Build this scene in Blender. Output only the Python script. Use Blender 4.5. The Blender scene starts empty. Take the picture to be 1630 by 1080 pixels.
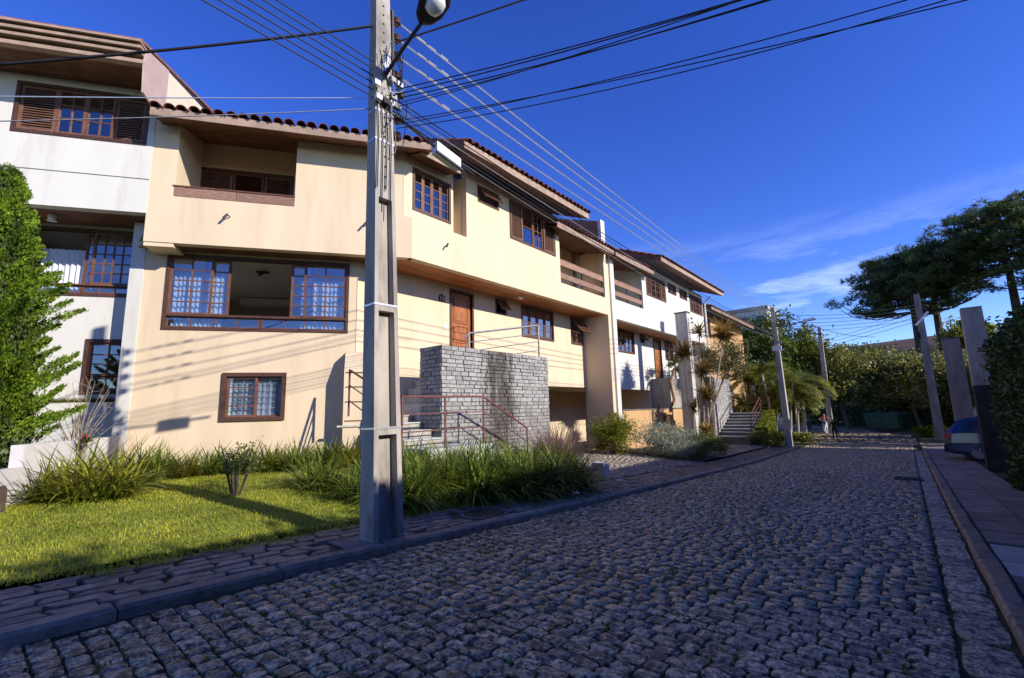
import bpy, math, random
import numpy as np
from mathutils import Vector, Matrix

random.seed(7)
rng = np.random.default_rng(7)
S = bpy.context.scene
COL = S.collection
R = math.radians

# ------------------------------------------------------------------ camera, sky, sun, exposure
cam_d = bpy.data.cameras.new("camera")
cam = bpy.data.objects.new("camera", cam_d)
COL.objects.link(cam)
cam_d.sensor_width = 36.0
cam_d.lens = 16.0
cam_d.clip_start = 0.05
cam_d.clip_end = 3000
cam.location = (0, 0, 2.0)
cam.matrix_world = (Matrix.Translation((0, 0, 2.0)) @ Matrix.Rotation(R(40.3), 4, 'Z')
                    @ Matrix.Rotation(R(90 + 8.92), 4, 'X') @ Matrix.Rotation(R(-1.45), 4, 'Z'))
S.camera = cam

SUN_AZ, SUN_EL = 81.5, 25.5
W = bpy.data.worlds.new("World")
S.world = W
W.use_nodes = True
nt = W.node_tree
nt.nodes.clear()
sky = nt.nodes.new("ShaderNodeTexSky")
sky.sky_type = 'NISHITA'
sky.sun_disc = False
sky.sun_elevation = R(SUN_EL)
sky.sun_rotation = R(SUN_AZ)
sky.altitude = 1500
sky.air_density = 1.0
sky.dust_density = 0.1
sky.ozone_density = 4.0
hs = nt.nodes.new("ShaderNodeHueSaturation")
hs.inputs['Hue'].default_value = 0.527
hs.inputs['Saturation'].default_value = 1.24
hs.inputs['Value'].default_value = 1.0
bg = nt.nodes.new("ShaderNodeBackground")
bg.inputs[1].default_value = 0.15
wout = nt.nodes.new("ShaderNodeOutputWorld")
nt.links.new(sky.outputs[0], hs.inputs['Color'])
# thin high cirrus, everywhere low in the sky
tc = nt.nodes.new("ShaderNodeTexCoord")
mp = nt.nodes.new("ShaderNodeMapping")
mp.inputs['Scale'].default_value = (1.3, 1.3, 6.5)
mp.inputs['Location'].default_value = (3.1, 1.7, 0.4)
mp.inputs['Rotation'].default_value = (0.12, -0.1, 0.9)
nz = nt.nodes.new("ShaderNodeTexNoise")
nz.inputs['Scale'].default_value = 2.1
nz.inputs['Detail'].default_value = 8
nz.inputs['Roughness'].default_value = 0.62
nz.inputs['Distortion'].default_value = 0.35
cr = nt.nodes.new("ShaderNodeValToRGB")
cr.color_ramp.elements[0].position = 0.515
cr.color_ramp.elements[1].position = 0.76
sx = nt.nodes.new("ShaderNodeSeparateXYZ")
alt = nt.nodes.new("ShaderNodeValToRGB")
alt.color_ramp.elements[0].position = 0.0
alt.color_ramp.elements[0].color = (1, 1, 1, 1)
alt.color_ramp.elements[1].position = 0.34
alt.color_ramp.elements[1].color = (0, 0, 0, 1)
ml = nt.nodes.new("ShaderNodeMath")
ml.operation = 'MULTIPLY'
mix = nt.nodes.new("ShaderNodeMixRGB")
mix.inputs[2].default_value = (7.5, 8.2, 9.4, 1)
L_ = nt.links.new
L_(tc.outputs['Generated'], mp.inputs[0]); L_(mp.outputs[0], nz.inputs['Vector'])
L_(nz.outputs['Fac'], cr.inputs[0]); L_(tc.outputs['Generated'], sx.inputs[0])
L_(sx.outputs['Z'], alt.inputs[0]); L_(cr.outputs[0], ml.inputs[0]); L_(alt.outputs[0], ml.inputs[1])
L_(ml.outputs[0], mix.inputs[0]); L_(hs.outputs[0], mix.inputs[1])
L_(mix.outputs[0], bg.inputs[0]); L_(bg.outputs[0], wout.inputs[0])

sun_d = bpy.data.lights.new("sun", 'SUN')
sun_d.energy = 3.7
sun_d.angle = R(0.53)
sun_d.color = (1.0, 0.935, 0.85)
sun = bpy.data.objects.new("sun", sun_d)
COL.objects.link(sun)
sd = Vector((math.sin(R(SUN_AZ)) * math.cos(R(SUN_EL)), math.cos(R(SUN_AZ)) * math.cos(R(SUN_EL)), math.sin(R(SUN_EL))))
sun.rotation_euler = sd.to_track_quat('Z', 'Y').to_euler()
sun.location = (20, 0, 30)

S.view_settings.view_transform = 'Standard'
S.view_settings.look = 'None'
S.view_settings.gamma = 1.0
S.view_settings.use_curve_mapping = False
S.view_settings.exposure = 0.76
S.cycles.max_bounces = 6
S.cycles.transparent_max_bounces = 12

# ------------------------------------------------------------------ materials
MATS = {}


def mat(name, col, rough=0.8, var=0.25, scale=6.0, bump=0.0, bscale=40.0, metal=0.0, spec=0.3, isl=0.0, obj=0.0,
        trans=0.0, col2=None, dirt=None, detail=6.0, tcol=None, coat=0.0, stretch=None, dirt_scale=1.3, dirt_at=(0.52, 0.7)):
    """Principled material: noise-mixed colour, optional per-piece variation, bump, leaf translucency, stains."""
    m = bpy.data.materials.new(name)
    m.use_nodes = True
    t = m.node_tree
    N, K = t.nodes, t.links.new
    p = N["Principled BSDF"]
    out = N["Material Output"]
    p.inputs['Roughness'].default_value = rough
    p.inputs['Metallic'].default_value = metal
    p.inputs['Specular IOR Level'].default_value = spec
    if coat:
        p.inputs['Coat Weight'].default_value = coat
        p.inputs['Coat Roughness'].default_value = 0.08
    g = N.new("ShaderNodeNewGeometry")
    n = N.new("ShaderNodeTexNoise")
    n.inputs['Scale'].default_value = scale
    n.inputs['Detail'].default_value = detail
    src = g.outputs['Position']
    if stretch:
        mpn = N.new("ShaderNodeMapping")
        mpn.inputs['Scale'].default_value = stretch
        K(src, mpn.inputs[0])
        src = mpn.outputs[0]
    K(src, n.inputs['Vector'])
    ramp = N.new("ShaderNodeValToRGB")
    c = Vector(col)
    lo = c * (1 - var)
    hi = c * (1 + var) if col2 is None else Vector(col2)
    ramp.color_ramp.elements[0].position = 0.3
    ramp.color_ramp.elements[1].position = 0.7
    ramp.color_ramp.elements[0].color = (*lo, 1)
    ramp.color_ramp.elements[1].color = (*[min(v, 0.95) for v in hi], 1)
    K(n.outputs['Fac'], ramp.inputs[0])
    cur = ramp.outputs[0]
    for amt, kind in ((isl, 'i'), (obj, 'o')):
        if amt:
            if kind == 'i':
                rv = g.outputs['Random Per Island']
            else:
                oi = N.new("ShaderNodeObjectInfo")
                rv = oi.outputs['Random']
            mr = N.new("ShaderNodeMapRange")
            mr.inputs['To Min'].default_value = 1 - amt
            mr.inputs['To Max'].default_value = 1 + amt
            K(rv, mr.inputs['Value'])
            mm = N.new("ShaderNodeVectorMath")
            mm.operation = 'SCALE'
            K(cur, mm.inputs[0])
            K(mr.outputs[0], mm.inputs['Scale'])
            cur = mm.outputs[0]
    if dirt:
        n2 = N.new("ShaderNodeTexNoise")
        n2.inputs['Scale'].default_value = dirt_scale
        n2.inputs['Detail'].default_value = 9
        n2.inputs['Roughness'].default_value = 0.7
        K(src, n2.inputs['Vector'])
        r2 = N.new("ShaderNodeValToRGB")
        r2.color_ramp.elements[0].position = dirt_at[0]
        r2.color_ramp.elements[1].position = dirt_at[1]
        r2.color_ramp.elements[1].color = (dirt[3], dirt[3], dirt[3], 1)
        r2.color_ramp.elements[0].color = (0, 0, 0, 1)
        K(n2.outputs['Fac'], r2.inputs[0])
        mx = N.new("ShaderNodeMixRGB")
        mx.inputs[2].default_value = (*dirt[:3], 1)
        K(r2.outputs[0], mx.inputs[0])
        K(cur, mx.inputs[1])
        cur = mx.outputs[0]
    K(cur, p.inputs['Base Color'])
    if bump:
        nb = N.new("ShaderNodeTexNoise")
        nb.inputs['Scale'].default_value = bscale
        nb.inputs['Detail'].default_value = 5
        K(src, nb.inputs['Vector'])
        b = N.new("ShaderNodeBump")
        b.inputs['Strength'].default_value = bump
        b.inputs['Distance'].default_value = 0.02
        K(nb.outputs['Fac'], b.inputs['Height'])
        K(b.outputs[0], p.inputs['Normal'])
    if trans:
        tr = N.new("ShaderNodeBsdfTranslucent")
        if tcol:
            tr.inputs[0].default_value = (*tcol, 1)
        else:
            K(cur, tr.inputs[0])
        ms = N.new("ShaderNodeMixShader")
        ms.inputs[0].default_value = trans
        K(p.outputs[0], ms.inputs[1])
        K(tr.outputs[0], ms.inputs[2])
        K(ms.outputs[0], out.inputs[0])
    MATS[name] = m
    return m


def glass_mat(name, tint=(0.85, 0.9, 0.95), refl=0.16):
    m = bpy.data.materials.new(name)
    m.use_nodes = True
    t = m.node_tree
    t.nodes.clear()
    o = t.nodes.new("ShaderNodeOutputMaterial")
    tr = t.nodes.new("ShaderNodeBsdfTransparent")
    tr.inputs[0].default_value = (*tint, 1)
    gl = t.nodes.new("ShaderNodeBsdfGlossy")
    gl.inputs['Roughness'].default_value = 0.02
    lw_ = t.nodes.new("ShaderNodeLayerWeight")
    lw_.inputs[0].default_value = 0.5
    fr = t.nodes.new("ShaderNodeMath")
    fr.operation = 'POWER'
    fr.inputs[1].default_value = 3.0
    t.links.new(lw_.outputs['Facing'], fr.inputs[0])
    ad = t.nodes.new("ShaderNodeMath")
    ad.operation = 'ADD'
    ad.use_clamp = True
    ad.inputs[1].default_value = refl
    nb = t.nodes.new("ShaderNodeTexNoise")
    nb.inputs['Scale'].default_value = 1.6
    ge = t.nodes.new("ShaderNodeNewGeometry")
    bm = t.nodes.new("ShaderNodeBump")
    bm.inputs['Strength'].default_value = 0.03
    mx = t.nodes.new("ShaderNodeMixShader")
    K = t.links.new
    K(ge.outputs['Position'], nb.inputs['Vector']); K(nb.outputs['Fac'], bm.inputs['Height']); K(bm.outputs[0], gl.inputs['Normal'])
    K(fr.outputs[0], ad.inputs[0]); K(ad.outputs[0], mx.inputs[0]); K(tr.outputs[0], mx.inputs[1]); K(gl.outputs[0], mx.inputs[2]); K(mx.outputs[0], o.inputs[0])
    MATS[name] = m


STAIN = (0.30, 0.23, 0.14)
mat('beige', (0.68, 0.54, 0.36), 0.9, 0.07, 1.2, bump=0.15, bscale=70, spec=0.1, dirt=(0.40, 0.30, 0.18, 0.24), stretch=(1.6, 1.6, 0.22), dirt_scale=1.4)
mat('white', (0.64, 0.615, 0.545), 0.9, 0.05, 1.1, bump=0.12, bscale=70, spec=0.1, dirt=(0.36, 0.32, 0.25, 0.4), stretch=(1.6, 1.6, 0.22), dirt_scale=1.4)
mat('cream', (0.74, 0.64, 0.46), 0.9, 0.06, 1.2, bump=0.1, bscale=60, spec=0.1, dirt=(*STAIN, 0.2))
mat('planter', (0.50, 0.31, 0.15), 0.9, 0.1, 1.2, bump=0.12, bscale=60, spec=0.1, dirt=(0.2, 0.13, 0.08, 0.5), stretch=(1, 1, 0.25))
mat('lowwall', (0.62, 0.59, 0.55), 0.9, 0.1, 2.0, bump=0.2, bscale=50, spec=0.1, dirt=(0.25, 0.23, 0.2, 0.5), stretch=(1, 1, 0.4))
mat('inside', (0.42, 0.36, 0.28), 0.9, 0.05, 1.0)
mat('ceiling_in', (0.7, 0.68, 0.64), 0.9, 0.03, 1.0)
mat('frame_wood', (0.085, 0.038, 0.024), 0.5, 0.35, 5, bump=0.1, bscale=30, spec=0.35, stretch=(6, 6, 1.2), obj=0.15)
mat('sash_wood', (0.15, 0.066, 0.04), 0.5, 0.3, 6, bump=0.1, bscale=30, spec=0.3, obj=0.15, stretch=(4, 4, 1.0))
mat('shutter_wood', (0.17, 0.085, 0.055), 0.55, 0.25, 6, spec=0.25, obj=0.12)
mat('rail_wood', (0.27, 0.155, 0.105), 0.6, 0.25, 4, spec=0.25, obj=0.15, bump=0.1, stretch=(5, 0.8, 8))
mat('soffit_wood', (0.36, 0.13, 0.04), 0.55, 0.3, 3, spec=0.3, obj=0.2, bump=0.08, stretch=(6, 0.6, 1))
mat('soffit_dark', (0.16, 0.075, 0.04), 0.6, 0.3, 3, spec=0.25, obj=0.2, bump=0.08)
mat('fascia', (0.34, 0.24, 0.18), 0.75, 0.2, 4, spec=0.2, bump=0.1, obj=0.1, dirt=(0.15, 0.1, 0.08, 0.5))
mat('cheek', (0.50, 0.37, 0.31), 0.7, 0.1, 3)
mat('tile', (0.20, 0.062, 0.038), 0.75, 0.45, 7, spec=0.2, bump=0.25, bscale=25, obj=0.4, isl=0.35, dirt=(0.035, 0.028, 0.026, 0.85), dirt_scale=2.5, dirt_at=(0.45, 0.65))
mat('tile_brown', (0.26, 0.12, 0.08), 0.8, 0.3, 5, bump=0.1, spec=0.2)
mat('door_wood', (0.33, 0.115, 0.03), 0.35, 0.35, 4, spec=0.4, bump=0.08, stretch=(5, 5, 0.8))
mat('metal_dark', (0.035, 0.03, 0.03), 0.5, 0.2, 8, spec=0.4)
mat('metal_red', (0.155, 0.055, 0.045), 0.5, 0.25, 12, spec=0.4, bump=0.05)
mat('metal_grey', (0.25, 0.25, 0.26), 0.45, 0.2, 10, metal=0.4)
mat('metal_white', (0.72, 0.72, 0.70), 0.5, 0.08, 5, spec=0.3)
mat('alu', (0.72, 0.72, 0.72), 0.32, 0.08, 10, metal=0.75)
mat('wire_black', (0.012, 0.012, 0.014), 0.6, 0.2, 5, spec=0.3)
mat('porcelain', (0.10, 0.045, 0.035), 0.3, 0.3, 8, spec=0.5)
mat('curtain', (0.85, 0.86, 0.88), 0.9, 0.04, 5, trans=0.25)
mat('concrete', (0.37, 0.335, 0.28), 0.9, 0.22, 3, bump=0.3, bscale=60, spec=0.15, dirt=(0.12, 0.105, 0.09, 0.75), stretch=(1.2, 1.2, 0.4), dirt_scale=1.6)
mat('concrete_pale', (0.52, 0.49, 0.44), 0.9, 0.2, 3, bump=0.25, bscale=50, spec=0.15, dirt=(0.17, 0.15, 0.13, 0.8), stretch=(1.4, 1.4, 0.5), dirt_scale=1.4)
mat('concrete_mid', (0.25, 0.22, 0.19), 0.9, 0.22, 3, bump=0.3, bscale=60, spec=0.15, dirt=(0.09, 0.08, 0.07, 0.7), stretch=(1.2, 1.2, 0.4), dirt_scale=1.6)
mat('concrete_dark', (0.14, 0.13, 0.12), 0.95, 0.3, 3, bump=0.3, bscale=40, spec=0.1, dirt=(0.05, 0.045, 0.04, 0.7))
mat('black_paint', (0.028, 0.028, 0.026), 0.85, 0.4, 4, bump=0.2, bscale=40)
mat('stonework', (0.33, 0.315, 0.295), 0.9, 0.35, 22, bump=1.0, bscale=42, spec=0.15, obj=0.2, isl=0.15, dirt=(0.055, 0.048, 0.04, 0.9), stretch=(1.7, 1.7, 0.5), dirt_scale=1.15, dirt_at=(0.60, 0.72))
mat('stone_joint', (0.19, 0.178, 0.16), 0.95, 0.3, 8, bump=0.3, bscale=40)


def stain(name, yc, half, col):
    """rain streaks of black lichen down the middle of one stone face."""
    t = MATS[name].node_tree
    N, K = t.nodes, t.links.new
    p = N["Principled BSDF"]
    src = p.inputs['Base Color'].links[0].from_socket
    ge = N.new("ShaderNodeNewGeometry")
    se = N.new("ShaderNodeSeparateXYZ")
    K(ge.outputs['Position'], se.inputs[0])
    a = N.new("ShaderNodeMath"); a.operation = 'SUBTRACT'; a.inputs[1].default_value = yc
    b = N.new("ShaderNodeMath"); b.operation = 'ABSOLUTE'
    c = N.new("ShaderNodeMapRange"); c.inputs['From Min'].default_value = half * .25; c.inputs['From Max'].default_value = half
    c.inputs['To Min'].default_value = .50; c.inputs['To Max'].default_value = .02
    mpn = N.new("ShaderNodeMapping"); mpn.inputs['Scale'].default_value = (3, 3, .55)
    nz_ = N.new("ShaderNodeTexNoise"); nz_.inputs['Scale'].default_value = 1.6; nz_.inputs['Detail'].default_value = 8; nz_.inputs['Roughness'].default_value = .75
    ad = N.new("ShaderNodeMath"); ad.operation = 'ADD'
    rp = N.new("ShaderNodeValToRGB"); rp.color_ramp.elements[0].position = .82; rp.color_ramp.elements[1].position = 1.02
    rp.color_ramp.elements[1].color = (.9, .9, .9, 1)
    mx = N.new("ShaderNodeMixRGB"); mx.inputs[2].default_value = (*col, 1)
    K(se.outputs['Y'], a.inputs[0]); K(a.outputs[0], b.inputs[0]); K(b.outputs[0], c.inputs['Value'])
    K(ge.outputs['Position'], mpn.inputs[0]); K(mpn.outputs[0], nz_.inputs['Vector'])
    K(nz_.outputs['Fac'], ad.inputs[0]); K(c.outputs[0], ad.inputs[1]); K(ad.outputs[0], rp.inputs[0])
    K(rp.outputs[0], mx.inputs[0]); K(src, mx.inputs[1]); K(mx.outputs[0], p.inputs['Base Color'])


stain('stonework', 8.9, 1.25, (.07, .06, .05))
stain('stone_joint', 8.9, 2.2, (.03, .026, .022))
mat('step_stone', (0.42, 0.43, 0.40), 0.8, 0.15, 5, bump=0.15, bscale=60, dirt=(0.15, 0.14, 0.12, 0.5))
mat('cobble', (0.48, 0.35, 0.20), 0.5, 0.6, 30, bump=1.0, bscale=46, spec=0.45, obj=0.3, isl=0.3, detail=8, dirt=(0.05, 0.042, 0.032, 0.9), dirt_scale=16, dirt_at=(0.49, 0.55))
mat('joint', (0.042, 0.038, 0.018), 0.95, 0.4, 3, bump=0.5, bscale=50, col2=(0.075, 0.085, 0.025))
mat('flag', (0.28, 0.20, 0.135), 0.75, 0.35, 10, bump=0.7, bscale=32, spec=0.3, obj=0.25, isl=0.25, dirt=(0.05, 0.045, 0.04, 0.6), dirt_scale=4)
mat('kerb', (0.28, 0.21, 0.145), 0.8, 0.3, 10, bump=0.5, bscale=45, spec=0.25, obj=0.15, dirt=(0.07, 0.06, 0.055, 0.7), dirt_scale=3)
mat('slab', (0.26, 0.205, 0.16), 0.85, 0.25, 5, bump=0.3, bscale=50, spec=0.2, obj=0.2, dirt=(0.09, 0.08, 0.07, 0.6), dirt_scale=2)
mat('new_cement', (0.40, 0.38, 0.35), 0.9, 0.2, 3, bump=0.2, bscale=40)
mat('paver', (0.30, 0.255, 0.20), 0.9, 0.25, 8, bump=0.5, bscale=60, obj=0.2, isl=0.2, dirt=(0.1, 0.085, 0.06, 0.7), dirt_scale=3)
mat('moss_green', (0.17, 0.20, 0.04), 0.9, 0.4, 4, isl=0.4, trans=0.2)
mat('yellow_paint', (0.62, 0.42, 0.03), 0.8, 0.2, 9)
mat('soil', (0.07, 0.05, 0.032), 0.95, 0.35, 6, bump=0.6, bscale=30)
mat('earth', (0.085, 0.10, 0.035), 0.95, 0.4, 1.5, bump=0.5, bscale=20, col2=(0.12, 0.10, 0.05))
mat('lawn_soil', (0.2, 0.23, 0.035), 0.95, 0.4, 3.0, bump=0.4, bscale=40)
mat('grass', (0.34, 0.42, 0.045), 0.6, 0.3, 1.6, isl=0.4, trans=0.5, spec=0.2, col2=(0.54, 0.54, 0.07))
mat('blade', (0.15, 0.23, 0.03), 0.4, 0.45, 2.0, isl=0.5, trans=0.4, spec=0.4, col2=(0.27, 0.34, 0.05))
mat('blade_yellow', (0.19, 0.26, 0.03), 0.45, 0.4, 2.5, isl=0.5, trans=0.4, spec=0.35, col2=(0.40, 0.37, 0.04))
mat('blade_dark', (0.10, 0.16, 0.028), 0.35, 0.35, 2.0, isl=0.45, trans=0.35, spec=0.5, col2=(0.2, 0.24, 0.04))
mat('plume', (0.33, 0.21, 0.17), 0.8, 0.3, 4, isl=0.3, trans=0.4)
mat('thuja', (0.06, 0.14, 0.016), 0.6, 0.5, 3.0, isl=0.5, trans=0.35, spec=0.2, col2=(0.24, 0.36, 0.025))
mat('leaf_mid', (0.095, 0.155, 0.025), 0.45, 0.4, 1.0, isl=0.5, trans=0.3, spec=0.35, col2=(0.15, 0.19, 0.03))
mat('leaf_lit', (0.12, 0.17, 0.025), 0.5, 0.4, 1.5, isl=0.5, trans=0.4, spec=0.3, col2=(0.24, 0.26, 0.03))
mat('leaf_yellow', (0.15, 0.20, 0.02), 0.5, 0.4, 2.0, isl=0.5, trans=0.4, spec=0.3, col2=(0.31, 0.30, 0.02))
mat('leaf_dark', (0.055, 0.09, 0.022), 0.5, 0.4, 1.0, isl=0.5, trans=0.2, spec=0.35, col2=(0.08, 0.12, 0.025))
mat('leaf_olive', (0.16, 0.17, 0.055), 0.6, 0.4, 2.0, isl=0.5, trans=0.3, spec=0.25, col2=(0.22, 0.20, 0.07))
mat('leaf_belt', (0.25, 0.27, 0.055), 0.4, 0.5, 1.2, isl=0.6, trans=0.5, spec=0.5, col2=(0.32, 0.31, 0.08))
mat('leaf_grey', (0.24, 0.28, 0.18), 0.7, 0.3, 3.0, isl=0.45, trans=0.25, spec=0.2, col2=(0.40, 0.43, 0.32))
mat('leaf_araucaria', (0.055, 0.095, 0.03), 0.45, 0.4, 0.6, isl=0.5, trans=0.3, spec=0.4, col2=(0.13, 0.17, 0.04))
mat('leaf_palm', (0.10, 0.15, 0.022), 0.4, 0.4, 1.2, isl=0.45, trans=0.4, spec=0.4, col2=(0.26, 0.25, 0.03))
mat('leaf_dracaena', (0.30, 0.28, 0.07), 0.45, 0.4, 3, isl=0.6, trans=0.3, spec=0.35, col2=(0.36, 0.20, 0.05))
mat('leaf_dracaena_orange', (0.46, 0.24, 0.05), 0.45, 0.4, 3, isl=0.6, trans=0.3, spec=0.35, col2=(0.42, 0.30, 0.07))
mat('flower_red', (0.5, 0.012, 0.05), 0.5, 0.3, 4, isl=0.3, trans=0.3)
mat('flower_pink', (0.75, 0.42, 0.42), 0.6, 0.2, 4, isl=0.3, trans=0.3)
mat('dry_leaf', (0.22, 0.12, 0.05), 0.8, 0.4, 9, isl=0.5)
mat('bark', (0.16, 0.125, 0.09), 0.95, 0.4, 6, bump=0.8, bscale=18, stretch=(3, 3, 0.6))
mat('bark_dark', (0.06, 0.046, 0.036), 0.95, 0.4, 4, bump=0.8, bscale=12)
mat('bark_pale', (0.40, 0.36, 0.30), 0.85, 0.3, 9, bump=0.4, bscale=25, stretch=(2, 2, 6))
mat('bark_red', (0.27, 0.13, 0.06), 0.9, 0.4, 6, bump=0.8, bscale=18)
mat('twig', (0.30, 0.24, 0.17), 0.9, 0.3, 8)
mat('green_metal', (0.05, 0.13, 0.075), 0.5, 0.2, 5, spec=0.4, bump=0.1, bscale=20, dirt=(0.12, 0.10, 0.06, 0.5))
mat('car_blue', (0.006, 0.016, 0.075), 0.25, 0.08, 5, spec=0.6, coat=0.8)
mat('car_grey', (0.10, 0.13, 0.20), 0.3, 0.08, 5, spec=0.6, coat=0.6)
mat('car_black', (0.012, 0.012, 0.013), 0.55, 0.2, 10)
mat('car_glass', (0.012, 0.014, 0.018), 0.05, 0.05, 5, spec=0.7)
mat('car_red', (0.45, 0.012, 0.012), 0.2, 0.1, 5, spec=0.6)
mat('chrome', (0.6, 0.6, 0.62), 0.15, 0.05, 5, metal=1.0)
mat('skin', (0.42, 0.24, 0.16), 0.6, 0.1, 10)
mat('hair', (0.02, 0.014, 0.01), 0.7, 0.3, 20)
mat('cloth_blue', (0.10, 0.11, 0.30), 0.9, 0.25, 20)
mat('cloth_white', (0.62, 0.62, 0.66), 0.9, 0.1, 10)
mat('cloth_black', (0.015, 0.015, 0.018), 0.9, 0.2, 10)
mat('cloth_red', (0.35, 0.04, 0.06), 0.9, 0.2, 10)
mat('plate_black', (0.012, 0.012, 0.013), 0.5, 0.1, 5)
mat('roof_far', (0.12, 0.075, 0.055), 0.85, 0.3, 3)
mat('wall_far', (0.55, 0.54, 0.53), 0.9, 0.08, 1)
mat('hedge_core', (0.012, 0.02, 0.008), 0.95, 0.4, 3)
mat('litter', (0.8, 0.8, 0.8), 0.8, 0.05, 5)
glass_mat('glass')
glass_mat('bulb_glass', (0.85, 0.85, 0.85), 0.25)


# ------------------------------------------------------------------ mesh helpers
def g(Y):
    return float(np.interp(Y, [-60, -10, 2, 10, 18, 26, 60, 200], [1.6, 1.0, .62, .26, -.04, -.2, -.25, -.3]))


class MB:
    def __init__(s):
        s.v, s.f = [], []

    def hexa(s, p):
        """8 corners: bottom ring 0-3 then top ring 4-7."""
        b = len(s.v)
        s.v += [tuple(q) for q in p]
        s.f += [tuple(b + i for i in q) for q in ((3, 2, 1, 0), (4, 5, 6, 7), (0, 1, 5, 4), (1, 2, 6, 5), (2, 3, 7, 6), (3, 0, 4, 7))]
        return s

    def box(s, x0, x1, y0, y1, z0, z1):
        return s.hexa([(x0, y0, z0), (x1, y0, z0), (x1, y1, z0), (x0, y1, z0), (x0, y0, z1), (x1, y0, z1), (x1, y1, z1), (x0, y1, z1)])

    def fbox(s, F, u0, u1, w0, w1, z0, z1):
        return s.hexa([F(u0, w0, z0), F(u0, w1, z0), F(u1, w1, z0), F(u1, w0, z0), F(u0, w0, z1), F(u0, w1, z1), F(u1, w1, z1), F(u1, w0, z1)])

    def poly(s, pts):
        b = len(s.v)
        s.v += [tuple(p) for p in pts]
        s.f.append(tuple(range(b, b + len(pts))))
        return s

    def prism(s, pts, vec):
        """extrude a planar polygon along vec."""
        vec = Vector(vec)
        b = len(s.v)
        n = len(pts)
        s.v += [tuple(Vector(p)) for p in pts] + [tuple(Vector(p) + vec) for p in pts]
        s.f.append(tuple(range(b + n - 1, b - 1, -1)))
        s.f.append(tuple(range(b + n, b + 2 * n)))
        for i in range(n):
            j = (i + 1) % n
            s.f.append((b + i, b + j, b + n + j, b + n + i))
        return s

    def tube(s, pts, r, n=6, cap=True):
        pts = [Vector(p) for p in pts]
        rr = r if isinstance(r, (list, tuple)) else [r] * len(pts)
        b = len(s.v)
        ref = None
        for i, p in enumerate(pts):
            d = (pts[min(i + 1, len(pts) - 1)] - pts[max(i - 1, 0)])
            d.normalize()
            if ref is None:
                ref = Vector((0, 0, 1)) if abs(d.z) < 0.9 else Vector((1, 0, 0))
            a = d.cross(ref).normalized()
            c = a.cross(d)
            ref = c
            for k in range(n):
                t = 2 * math.pi * k / n
                s.v.append(tuple(p + (a * math.cos(t) + c * math.sin(t)) * rr[i]))
        for i in range(len(pts) - 1):
            for k in range(n):
                k2 = (k + 1) % n
                s.f.append((b + i * n + k, b + i * n + k2, b + (i + 1) * n + k2, b + (i + 1) * n + k))
        if cap:
            s.f.append(tuple(b + k for k in range(n - 1, -1, -1)))
            e = b + (len(pts) - 1) * n
            s.f.append(tuple(e + k for k in range(n)))
        return s

    def bar(s, p, q, a, b_, up=(0, 0, 1)):
        """rectangular bar from p to q, a wide and b_ high."""
        p, q = Vector(p), Vector(q)
        d = (q - p).normalized()
        up = Vector(up)
        if abs(d.dot(up)) > 0.98:
            up = Vector((1, 0, 0))
        x = d.cross(up).normalized()
        y = x.cross(d)
        x *= a / 2
        y *= b_ / 2
        return s.hexa([p - x - y, p + x - y, q + x - y, q - x - y, p - x + y, p + x + y, q + x + y, q - x + y])

    def lathe(s, o, prof, n=12, axis='Z'):
        b = len(s.v)
        o = Vector(o)
        for r, h in prof:
            for k in range(n):
                t = 2 * math.pi * k / n
                c, d = r * math.cos(t), r * math.sin(t)
                s.v.append(tuple(o + (Vector((c, d, h)) if axis == 'Z' else Vector((h, c, d)) if axis == 'X' else Vector((d, h, c)))))
        for i in range(len(prof) - 1):
            for k in range(n):
                k2 = (k + 1) % n
                s.f.append((b + i * n + k, b + i * n + k2, b + (i + 1) * n + k2, b + (i + 1) * n + k))
        s.f.append(tuple(b + k for k in range(n - 1, -1, -1)))
        e = b + (len(prof) - 1) * n
        s.f.append(tuple(e + k for k in range(n)))
        return s

    def mesh(s, name):
        m = bpy.data.meshes.new(name)
        m.from_pydata(s.v, [], s.f)
        return m

    def build(s, name, material, parent=None, smooth=False, M=None):
        return add(name, s.mesh(name), material, parent, M, smooth)


WM = {}      # world matrix of everything we parent to


def add(name, me, material=None, parent=None, M=None, smooth=False):
    o = bpy.data.objects.new(name, me)
    COL.objects.link(o)
    if material and me is not None and not me.materials:
        me.materials.append(MATS[material])
    if smooth:
        me.polygons.foreach_set("use_smooth", [True] * len(me.polygons))
    if parent is not None:
        o.parent = parent
        o.matrix_parent_inverse = WM[parent.name].inverted()
    o.matrix_basis = M if M is not None else Matrix()
    WM[o.name] = M.copy() if M is not None else Matrix()
    return o


def thing(name, loc, label, cat, group=None, rz=0.0):
    o = bpy.data.objects.new(name, None)
    o.empty_display_size = 0.2
    COL.objects.link(o)
    M = Matrix.Translation(loc) @ Matrix.Rotation(rz, 4, 'Z')
    o.matrix_basis = M
    WM[o.name] = M
    return tag(o, label, cat, group)


def tag(o, label=None, cat=None, group=None, kind=None):
    if label: o["label"] = label
    if cat: o["category"] = cat
    if group: o["group"] = group
    if kind: o["kind"] = kind
    return o


def fast(name, V, F):
    """numpy verts (n,3) and faces (m,3|4) to a mesh."""
    V = np.asarray(V, np.float32)
    F = np.asarray(F, np.int32)
    m = bpy.data.meshes.new(name)
    m.vertices.add(len(V))
    m.vertices.foreach_set("co", V.ravel())
    k = F.shape[1]
    m.loops.add(F.size)
    m.loops.foreach_set("vertex_index", F.ravel())
    m.polygons.add(len(F))
    m.polygons.foreach_set("loop_start", np.arange(0, F.size, k, dtype=np.int32))
    m.polygons.foreach_set("loop_total", np.full(len(F), k, np.int32))
    m.update(calc_edges=True)
    return m


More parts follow.
